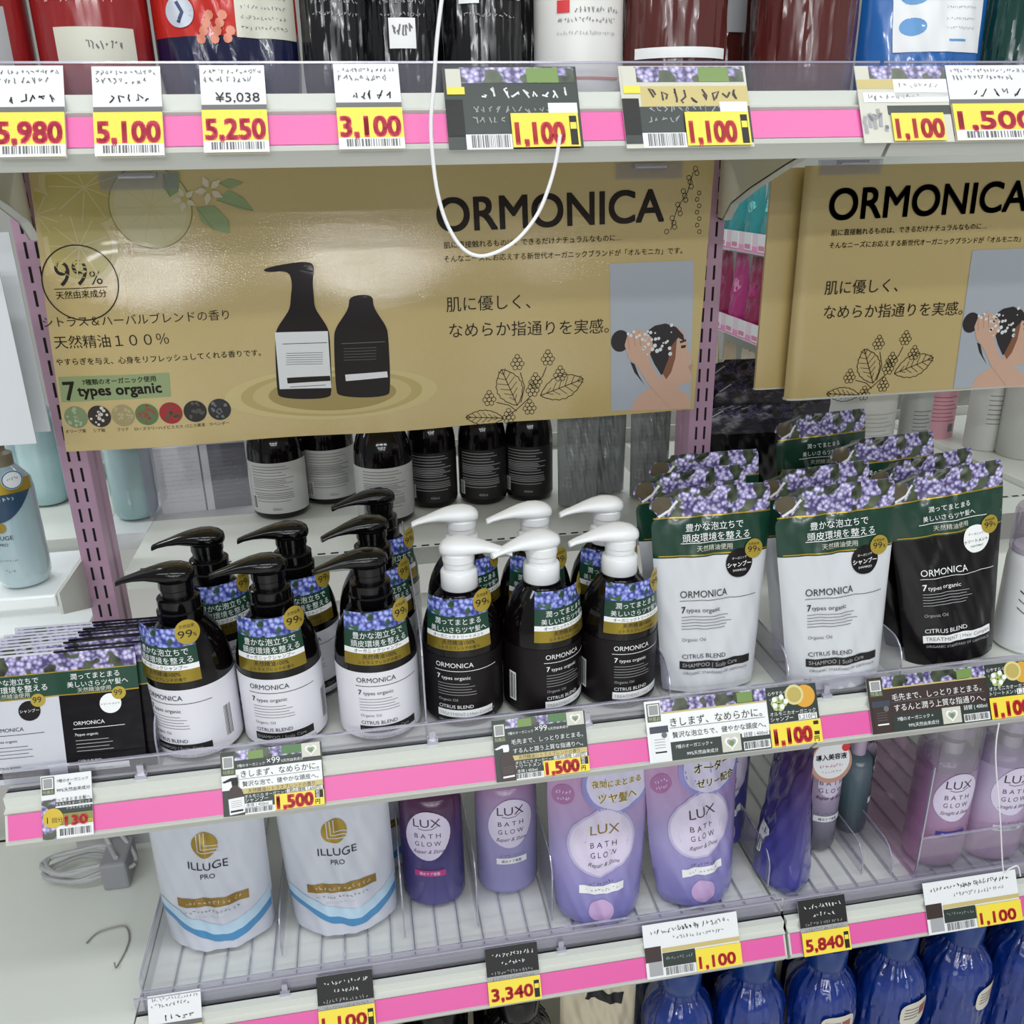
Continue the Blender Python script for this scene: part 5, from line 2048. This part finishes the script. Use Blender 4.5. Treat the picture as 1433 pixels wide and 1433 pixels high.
for k in range(100):
    a = k / 100 * 2 * PI * 4.2
    P.append((cx + (.052 + .004 * math.sin(k * .7)) * math.cos(a), cy + (.026 + .003 * math.sin(k * 1.1)) * math.sin(a), .010 + .030 * (k / 100) + .004 * math.sin(a * .5)))
m.tube(P + [(p0[0], p0[1] + .01, .048)], .0036, GCAB, 8)
m.tube(smoothpath([(cx - .02, cy + .06, .05), (cx + .04, cy + .03, .055), (cx + .075, cy - .01, .03), (cx + .06, cy - .02, .028), (cx + .03, cy + .02, .052)]), .003, GCAB, 8)
m.build('cable', t)
m = M()
m.tube(smoothpath([tuple(at(x, y, Z=.5045)) for x, y in ((121, 1320), (136, 1306), (160, 1298), (176, 1297), (181, 1312), (176, 1330), (166, 1349))] + [tuple(at(162, 1354, Z=.509)), tuple(at(160, 1347, Z=.512))]), .0011, mat('wire_grey', '8b8a84', .4), 6)
tag(m.build('bent_wire', loc=(0, 0, 0)), 'thin bent wire lying on the bare shelf beside the clear tray', 'wire')

# ================================================================== top shelf goods (only their feet show)
TPZ = TOPZ0 + DZ + .0004
FILM = K(coat=.5, bump=(55, .6, .006, (1, 1, .22)))
CR = mat('red_tub', '8e1f22', .25, **FILM)
CW = mat('white_tub', 'e3e2de', .3)
CB = mat('black_wrap', '0f0e11', .2, **FILM)
CBR = mat('brown_wrap', '552320', .22, **FILM)
CBR2 = mat('brown_wrap_deep', '4a211c', .22, **FILM)
CBL = mat('blue_pack', '1d63ae', .22, coat=.6, bump=(18, .4, .008))
CN = mat('navy_wrap', '14183c', .2, **FILM)
CRR = mat('red_wrap', 'bf2a22', .22, **FILM)
CGR = mat('green_wrap', '0f3d34', .2, **FILM)
FILMG = clear('film_glint', (1, 1, 1), .10, .10, .02, bump=(60, .6, .01))


def tub(name, label, cat, x, R0, y, body, art, h=.26, sy=.8, group='goods on the top shelf'):
    t = thing(name, label, cat, (x, y, TPZ), group=group)
    wrap = body is not CW and body is not CR
    m = M()
    m.lathe([(R0 * .95, 0), (R0, .004)] + [(R0, .004 + (h * .7 - .004) * q / 26) for q in range(1, 27)] + [(R0 * .9, h * .85), (R0 * .4, h * .93), (R0 * .4, h)], body, 110 if wrap else 44, sy=sy, wob=.00055 if wrap else 0, wseed=x * 40)
    m.build('body', t)
    A = Art()
    art(A, R0)
    if A.it:
        m2 = M()

        def F(xx, z, l):
            a = xx / R0
            r = R0 + (.0022 if wrap else .0006) + l * EPS
            return (r * math.sin(a), -r * sy * math.cos(a), z + (.009 if body in (CR, CW) else .018))
        A.emit(m2, F, .006)
        m2.build('label', t, fix=False)
    m = M()
    m.lathe([(R0 * .42, h), (R0 * .42, h + .03), (0, h + .032)], BPUMP if body is not CW else WPUMP, 24)
    m.build('cap', t)
    return t


def art_red(A, r):
    A.rect(-.025, .018, .042, .044, PALE, 0, .005)
    A.scribble(.000, .030, .027, .007, GRY, 1, 8)
    for z, c in ((.062, 9), (.074, 14), (.084, 16)):
        A.scribble(-.030, .030, z, .006, mat('ink_pink_pale', 'd9a9a0', .4), 1, c)


def art_black(A, r):
    for z in (.045, .055, .065, .072, .079):
        A.scribble(-.020, .020, z, .0035, LGRY, 1, 12)


def art_black2(A, r):
    art_black(A, r)
    A.rect(-.012, .020, .010, .044, WHT, 2, .005)
    A.scribble(-.009, .008, .030, .010, GRY, 3, 5)


def art_black3(A, r):
    A.rect(-.024, .056, -.006, .074, WHT, 1, .005)
    A.rect(-.005, .060, .036, .09, PALE, 1, .005)
    A.scribble(-.02, .03, .045, .004, LGRY, 1, 10)
    A.scribble(-.022, -.008, .064, .006, GRY, 2, 4)


def art_white(A, r):
    A.scribble(-.028, .030, .050, .0045, GRY, 1, 18)
    A.scribble(-.028, .030, .040, .0035, LGRY, 1, 22)
    A.rect(-.028, .058, -.016, .068, RED, 1, .005)
    A.scribble(-.012, .034, .058, .005, GRY, 1, 12)
    A.rect(-.026, .004, .036, .006, mat('salmon_line', 'c98a78', .4), 1, .005)


def art_brown(A, r):
    A.rect(-.052, .012, .044, .021, WHT, 1, .005)


def art_none(A, r):
    pass


tub('tub', 'dark red tub cut off at the left edge of the top shelf', 'tub', .103, .045, -.335, CR, lambda A, r: A.rect(.02, .0, .038, .06, LGRY, 0, .005))
tub('tub', 'dark red tub with a pale label band, left on the top shelf', 'tub', .199, .047, -.335, CR, art_red)
tub('bottle', 'black film-wrapped bottle next to the red and navy pack', 'bottle', .405, .030, -.34, CB, art_black)
tub('bottle', 'black film-wrapped bottle with a small white sticker', 'bottle', .463, .031, -.34, CB, art_black2)
tub('bottle', 'black film-wrapped bottle with pale top label, right of the white cord', 'bottle', .537, .036, -.335, CB, art_black3)
tub('bottle', 'white bottle with a thin red line standing on the top shelf', 'bottle', .628, .042, -.335, CW, art_white)
tub('tub', 'brown film-wrapped tub with a white band at its foot', 'tub', .722, .049, -.335, CBR, art_brown)
tub('tub', 'dark brown tub standing back between the two brown ones', 'tub', .800, .040, -.25, CBR2, lambda A, r: A.rect(-.02, .045, .016, .09, LGRY, 0, .005))
tub('tub', 'large brown film-wrapped tub beside the blue pack', 'tub', .856, .050, -.330, CBR, art_none)
tub('bottle', 'dark green wrapped bottle at the right end of the top shelf', 'bottle', 1.095, .045, -.335, CGR, art_none)
for k, (x, lb) in enumerate(((.30, 'dark bottle in the second row of the top shelf, behind the red and navy pack'), (.50, 'dark bottle in the second row of the top shelf, behind the black bottles'), (.60, 'dark bottle in the second row of the top shelf, beside the white bottle'))):
    tub('bottle', lb, 'bottle', x, .040, -.22, CB, art_none)

t = thing('refill_pack', 'red and navy film-wrapped pack with a white text panel', 'refill pack', (.3095, -.335, TPZ), group='goods on the top shelf')
m, F = pouch_shape([(0, -.058, .060), (.1, -.061, .062), (1, -.060, .060)], .25, .075, [(0, CN), (.185, CRR)], 12, crease=.002)
A = Art()
A.rect(.012, .046, .060, .12, PALE, 1, .006)
for z in (.052, .060, .068, .076, .084):
    A.scribble(.016, .054, z, .0035, GRY, 2, 12)
A.disc(-.034, .066, .012, mat('pale_blue_print', 'c3cad6', .4), 1)
A.line([(-.036, .058), (-.032, .066), (-.036, .074)], .003, mat('navy_print', '2a3560', .4), 2)
for k in range(10):
    A.disc(-.018 + .0028 * k, .045 + .006 * (k % 4), .004, mat('salmon_print', 'd98a72', .4), 1, 8)
A.emit(m, F, .006)
weld(m.build('body', t, fix=False), 1e-6)

t = thing('refill_pack', 'bright blue pack with a white printed panel on the top shelf', 'refill pack', (.978, -.335, TPZ), group='goods on the top shelf')
m, F = pouch_shape([(0, -.066, .068), (.1, -.067, .069), (1, -.066, .066)], .25, .07, [(0, CBL)], 19, crease=.0014)
A = Art()
A.poly([(-.047, .115), (-.042, .036), (.052, .036), (.056, .115)], PAPER, 1)
A.disc(-.026, .058, .012, mat('pale_blue_spot', '5e98cf', .4), 2, 18, .008)
A.disc(-.026, .086, .014, MATS['pale_blue_spot'], 2, 18, .009)
for z in (.056, .064, .074, .084):
    A.scribble(.008, .042, z, .0025, GRY, 2, 14)
A.rect(.012, .0455, .032, .0475, MATS['pale_blue_spot'], 2)
A.scribble(.004, .030, .024, .004, MATS['pale_blue_print'], 2, 9)
A.emit(m, F, .006)
weld(m.build('body', t, fix=False), 1e-6)

# ================================================================== blue wrapped bottles on the base deck
BLU = mat('blue_wrap', '082c7c', .16, coat=.8, bump=(30, .8, .012, (1, 1, .7)))
BLU2 = mat('blue_cap', '12377c', .25, coat=.4)
STK = mat('bottle_sticker', 'cfcbbd', .45)
CRMW = mat('cream_wrap', 'c9bfa6', .35, bump=(26, .5, .008))


def fat_bottle(label, body, cap, group, stick=True):
    t = thing('wrapped_bottle', label, 'bottle', group=group)
    m = M()
    m.lathe([(.046, 0), (.050, .005), (.051, .02)] + [(.051, .02 + .0055 * q) for q in range(1, 30)] + [(.051, .185), (.050, .205), (.046, .222), (.038, .236), (.030, .244), (.027, .250), (.027, .262)], body, 96, wob=.0007, wseed=4)
    m.build('body', t)
    m = M()
    m.lathe([(.030, .258), (.031, .260), (.031, .292), (.029, .297), (.0, .299)], cap, 32)
    m.build('cap', t)
    if stick:
        A = Art()
        n = 24
        A.poly([(.026 * math.copysign(abs(math.cos(2 * PI * k / n)) ** .6, math.cos(2 * PI * k / n)), .178 + .023 * math.copysign(abs(math.sin(2 * PI * k / n)) ** .6, math.sin(2 * PI * k / n))) for k in range(n)], STK, 1)
        A.rect(.004, .172, .018, .190, mat('sticker_red', '9c4f44', .4), 3, .005)
        for k in range(4):
            A.rect(-.020, .170 + .006 * k, .002, .1715 + .006 * k, GRY, 3, .005)
        m = M()
        A.emit(m, cyl_fn(.051, .0026), .006)
        m.build('sticker', t, fix=False)
    return t


fb = fat_bottle('x', BLU, BLU2, 'blue wrapped bottles on the base deck')
fk = fat_bottle('x', CB, BPUMP, 'black wrapped bottles on the base deck', False)
rows = ((-.347, 'front'), (-.221, 'second'), (-.112, 'third'))
nth = ('first', 'second', 'third', 'fourth', 'fifth', 'sixth', 'seventh', 'eighth')
firstu = True
for y, rn_ in rows:
    for k in range(7):
        x = .785 + .112 * k + (.03 if rn_ == 'second' else 0)
        b = fb if firstu else dup(fb)
        firstu = False
        place(b, (x, y + .002 * math.sin(k * 2), .1004), D2(-25 + 14 * k + (30 if rn_ == 'second' else 0)), 'blue wrapped bottle on the bottom deck, %s row, %s from the left' % (rn_, nth[k]))
firstu = True
for j, (y, rn_) in enumerate(rows[:2]):
    for k in range(3):
        b = fk if firstu else dup(fk)
        firstu = False
        place(b, (.325 + .112 * k, y, .1004), D2(20 * k), 'black wrapped bottle on the bottom deck, %s row, %s from the left' % (rn_, nth[k]))
t = thing('refill_pack', 'cream wrapped refill pack between the black and the blue bottles', 'refill pack', (.668, -.335, .1004))
m, F = pouch_shape([(0, -.056, .056), (.9, -.056, .056), (1, -.05, .05)], .315, .08, [(0, CRMW)], 40, crease=.003)
A = Art()
A.line([(-.020, .262), (.022, .244), (.034, .240)], .016, BLK, 1)
A.emit(m, F, .006)
weld(m.build('body', t, fix=False), 1e-6)
t = thing('refill_pack', 'cream wrapped pack tucked among the blue bottles', 'refill pack', (.950, -.284, .1004))
m, F = pouch_shape([(0, -.03, .03), (.8, -.03, .03), (.81, -.05, .032), (1, -.05, .03)], .335, .014, [(0, CRMW)], 41, crease=.002)
weld(m.build('body', t, fix=False), 1e-6)

# ================================================================== goods on the far side, seen from behind
GRP = mat('grey_film', '868c8c', .3, bump=(14, .35, .010), coat=.4)
used = None
for px, py, rz, lb in ((812, 712, 6, 'grey see-through pouch behind the shelf, nearest the black bottles'), (858, 704, -12, 'grey see-through pouch behind the shelf, middle one'), (912, 700, 5, 'grey see-through pouch behind the shelf, beside the mauve post')):
    if used is None:
        t = thing('refill_pouch', lb, 'refill pouch', group='grey pouches on the far side')
        m, F = pouch_shape([(0, -.040, .040), (.5, -.042, .042), (1, -.043, .043)], .25, .05, [(0, GRP)], 50, crease=.004)
        A = Art()
        for k in range(14):
            A.scribble(-.030, .030 - .006 * (k % 3), .06 + .008 * k, .003, GRY, 1, 14)
        A.rect(-.034, .035, -.018, .052, LGRY, 1, .006)
        A.bars(-.033, .036, -.019, .051, m=GRY, l=2, n=8)
        A.emit(m, F, .006)
        weld(m.build('body', t, fix=False), 1e-6)
        used = t
    else:
        t = dup(used)
    p = at(px, py, Z=OSZ)
    place(t, (p[0], p[1] + (.06 if 'middle' in lb else .02), OSZ + .004), D2(rz), lb)
    t.scale = (.86, .8, 1)

t = None
BX1, BX2 = mat('box_grey_back', 'e6e9e4', .4), mat('box_dark_back', '3c4040', .4)
for px, py, w_, mm, c2, rz, lb in ((262, 722, .085, BX1, GRY, 4, 'pale grey box back with fine print behind a clear stand, left of the black bottles'), (318, 716, .075, BX2, LGRY, 7, 'dark box back with fine print beside the pale grey box')):
    p = at(px, py, Z=OSZ)
    t = thing('carton', lb, 'box', (p[0], p[1] + .03, OSZ + .0005), D2(rz), 'cartons on the far side')
    m = M()
    m.box(-w_ / 2, w_ / 2, -.012, .035, 0, .115, mm)
    A = Art()
    for k in range(12):
        A.scribble(-w_ * .42, w_ * (.40 - .1 * (k % 3)), .018 + .0075 * k, .003, c2, 1, 16)
    A.emit(m, lambda x, z, l: (x, -.012 - l * EPS, z))
    m.build('box', t, smooth=False, fix=False)
p = at(290, 722, Z=OSZ)
m = M()
m.box(-.09, .09, -.002, 0, .0, .125, ACR)
m.box(-.09, .09, -.0022, .0002, .125, .1265, ACRE)
m.box(.0885, .0905, -.0022, .0002, 0, .125, ACRE)
tag(m.build('clear_stand', loc=(p[0], p[1] - .004, OSZ + .0005), smooth=False), 'clear plastic stand in front of the two cartons behind the shelf', 'stand')

AQ = ramp2('aqua_glass', 'b4c8cb', '9fb5bc', 0, .15, .12, coat=.5, mid='a6bec4')
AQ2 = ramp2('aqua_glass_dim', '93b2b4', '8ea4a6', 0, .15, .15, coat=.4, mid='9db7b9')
GOLDC = mat('beige_cap', '7f7762', .4)


def aqua(label, dye, group, h=.17, R0=.034, art=True):
    t = thing('lotion_bottle', label, 'bottle', group=group)
    m = M()
    m.lathe([(R0 * .55, 0), (R0 * .85, .004), (R0 * .98, .014), (R0, .03), (R0, h * .78), (R0 * .95, h * .86), (R0 * .70, h * .93), (R0 * .42, h)], dye, 36)
    m.build('body', t)
    m = M()
    m.lathe([(R0 * .50, h * .98), (R0 * .50, h + .012), (R0 * .30, h + .016), (R0 * .30, h + .05)], GOLDC, 24)
    m.build('cap', t)
    if art:
        m = M()
        A = Art()
        A.rect(-.05, h * .80, .05, h * .90, GOLD, 1, .004)
        q = [(-.045, h * .80)] + [(-.045 + .09 * k / 12, h * .79 - .034 * math.sin(PI * k / 12)) for k in range(13)] + [(.045, h * .80)]
        v = []
        for k in range(13):
            v += [(-.045 + .09 * k / 12, h * .80), (-.045 + .09 * k / 12, h * .79 - .036 * math.sin(PI * k / 12))]
        A.add(v, [(2 * k, 2 * k + 1, 2 * k + 3, 2 * k + 2) for k in range(12)], mat('navy_band', '2c4660', .35), 2)
        A.scribble(-.024, .024, h * .745, .006, BLUEL, 3, 10)
        A.disc(.0, h * .54, .0072, GOLDL, 2)
        A.text('ILLUGE', (-.0125, h * .44), LILT, w_=.025, l=2)
        A.text('PRO', (-.005, h * .39), LILT, w_=.010, l=2)
        A.scribble(-.013, .013, h * .26, .003, GRY, 2, 10)
        A.scribble(-.006, .008, h * .17, .004, GRY, 2, 4)
        A.emit(m, lambda x, z, l: ((R0 * (1.02 if z > h * .79 else 1) + .0005 + l * EPS) * math.sin(x / R0), -(R0 * (1.02 if z > h * .79 else 1) + .0005 + l * EPS) * math.cos(x / R0), z), .006)
        A = Art()
        A.disc(.026, h * .905, .0125, PAPER, 4)
        A.ring(.026, h * .905, .0105, .0120, mat('badge_blue', '2f6f9c', .4), 5)
        A.scribble(.019, .033, h * .905, .004, MATS['badge_blue'], 5, 5)
        A.emit(m, lambda x, z, l: ((R0 * 1.03 + .0005 + l * EPS) * math.sin(x / R0), -(R0 * 1.03 + .0005 + l * EPS) * math.cos(x / R0), z), .006)
        m.build('label', t, fix=False)
    return t


GA = 'pale blue lotion bottles'
a = aqua('pale blue lotion bottle with gold neck standing on the short white shelf', AQ, GA)
p = at(28, 826, Z=.9405)
place(a, (p[0], p[1] + .028, .9405), D2(-6))
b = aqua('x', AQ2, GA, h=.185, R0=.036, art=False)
used = None
for px, py, lb in ((112, 704, 'pale blue bottle on the far side, close beside the mauve post'), (62, 712, 'pale blue bottle on the far side behind the front lotion bottle'), (18, 706, 'pale blue bottle on the far side at the left edge')):
    q = b if used is None else dup(b)
    used = 1
    p = at(px, py, Z=OSZ)
    place(q, (p[0], p[1] + .034, OSZ + .0005), 0, lb)
for k, (x, y, lb) in enumerate(((-.002, .33, 'teal-blue bottle seen between the mauve post and the grey carton'), (.012, .24, 'blue-grey bottle just right of the mauve post on the far side'))):
    q = dup(b)
    place(q, (x, y, OSZ + .0005), 0, lb)
m = M()
m.box(-.029, .0425, .16, .47, OSZ - .028, OSZ, MATS['gloss_white'])
tag(m.build('glass_shelf', smooth=False), 'bright narrow shelf strip between the far side shelves', 'shelf')

# right bay, far side
WC = mat('white_jar', 'c9cac6', .4)


def jar(label, px, py, R0, h, z, mm, band, rz=0):
    t = thing('far_bottle', label, 'bottle', group='pale goods on the far side right')
    m = M()
    m.lathe([(R0 * .95, 0), (R0, .004), (R0, h * .86), (R0 * .9, h * .93), (R0 * .45, h * .96), (R0 * .45, h)], mm, 36)
    A = Art()
    for k in range(7):
        A.rect(-R0 * .7, h * (.30 + .05 * k), R0 * (.6 - .15 * (k % 3)), h * (.30 + .05 * k) + .0013, band, 1, .006)
    A.rect(R0 * .2, h * .16, R0 * .5, h * .26, GRY, 1, .006)
    A.emit(m, cyl_fn(R0), .006)
    m.build('body', t, fix=False)
    p = at(px, py, Z=z)
    place(t, (p[0], p[1] + R0, z), D2(rz))
    return t


jar('grey-white jar under the folded sign on the far side', 1222, 650, .062, .16, OSZ + .0005, WC, LGRY)
jar('narrow pale bottle beside the grey-white jar on the far side', 1285, 640, .028, .15, OSZ + .0005, mat('pale_grey_b', 'aeb0ae', .4), GRY)
jar('pink and red printed bottle under the folded sign on the far side', 1318, 622, .040, .16, OSZ + .0005, mat('pink_red_b', 'cf9aa6', .4), mat('red_line_b', 'a8485c', .4))
jar('white bottle standing on the raised far shelf', 1392, 632, .036, .18, OSZ + .0125, WC, GRY)
jar('pale bottle with black lines on the raised far shelf at the right edge', 1452, 645, .045, .18, OSZ + .0125, mat('pale_warm_b', 'bfc0ba', .4), BLK)

# ================================================================== the aisle beyond, seen through the gap
XF = 2.0
TEAL = mat('teal_pack', '2a8f92', .25, coat=.5, bump=(14, .6, .012))
MAG = mat('magenta_pack', 'b02a78', .25, coat=.5, bump=(14, .6, .012))
MAG2 = mat('crimson_pack', '8f1f50', .25, coat=.5, bump=(14, .6, .012))
BEI = mat('beige_pack', 'b9a68c', .4)
for k, (z0, lb) in enumerate(((1.118, 'upper pale-edged shelf of the next aisle seen through the gap beside the bracket'), (.765, 'lower pale-edged shelf of the next aisle, under the magenta packs'))):
    t = thing('aisle_shelf', lb, 'shelf', (XF, 2.4, z0), group='shelves of the next aisle')
    m = M()
    m.box(0, .42, -1.1, 1.1, .02, .045, WHITE)
    m.build('shelf_panel', t, smooth=False)
    m = M()
    m.box(-.004, 0, -1.1, 1.1, .0, .08, mat('rail_pale', 'e9d6e0', .4))
    m.box(-.0045, -.004, -1.1, 1.1, .004, .03, mat('rail_pink', 'ea9cc8', .4))
    m.build('price_rail', t, smooth=False)
    for q in range(9):
        y = -.65 + .132 * q
        m = M()
        m.box(-.0075, -.0045, y, y + .07, .012, .078, PAPER)
        m.box(-.008, -.0075, y + .008, y + .062, .018, .036, mat('rail_tag_pink', 'd98aa8', .4))
        m.build('price_label', t, smooth=False)
m = M()
m.box(XF + .42, XF + .44, 1.3, 3.5, 0, 1.7, WHITE)
tag(m.build('aisle_back_panel', smooth=False), 'pale back panel of the next aisle behind its packs', 'panel')


def pack(label, mm, y, z, w_, h, seed, x=XF + .05, group='packs in the next aisle', cap=None):
    t = thing('soft_pack', label, 'pack', (x, y, z), D2(-90), group)
    m, F = pouch_shape([(0, -w_ * .46, w_ * .46), (.1, -w_ * .5, w_ * .5), (.85, -w_ * .5, w_ * .5), (1, -w_ * .42, w_ * .42)], h, .08, [(0, mm)], seed, 14, 20, .004)
    A = Art()
    A.disc(0, h * .55, w_ * .22, cap or PALE, 1, 18, h * .1)
    A.emit(m, F, .006)
    weld(m.build('body', t, fix=False), 1e-6)
    return t


for k in range(5):
    pack('teal pack on the upper shelf of the next aisle, %s from the gap edge' % nth[k], TEAL, 2.72 - .17 * k, 1.1635, .16, .24 + .02 * (k % 2), 60 + k, cap=mat('teal_pale', '6fc3c0', .3))
for k in range(6):
    pack('magenta pack on the lower shelf of the next aisle, %s from the gap edge' % nth[k], MAG if k % 2 == 0 else MAG2, 2.82 - .17 * k, .8105, .155, .29, 70 + k, cap=MAG if k % 2 else mat('pink_pale_b', 'd98ab8', .3))
for k in range(4):
    pack('beige pack low in the next aisle, %s from the gap edge' % nth[k], BEI if k % 2 else CRMW, 2.75 - .2 * k, .43, .15, .28, 80 + k)
m = M()
m.box(XF, XF + .42, 1.3, 3.5, .40, .429, WHITE)
tag(m.build('aisle_shelf', smooth=False), 'bottom pale shelf of the next aisle, under the beige packs', 'shelf', 'shelves of the next aisle')
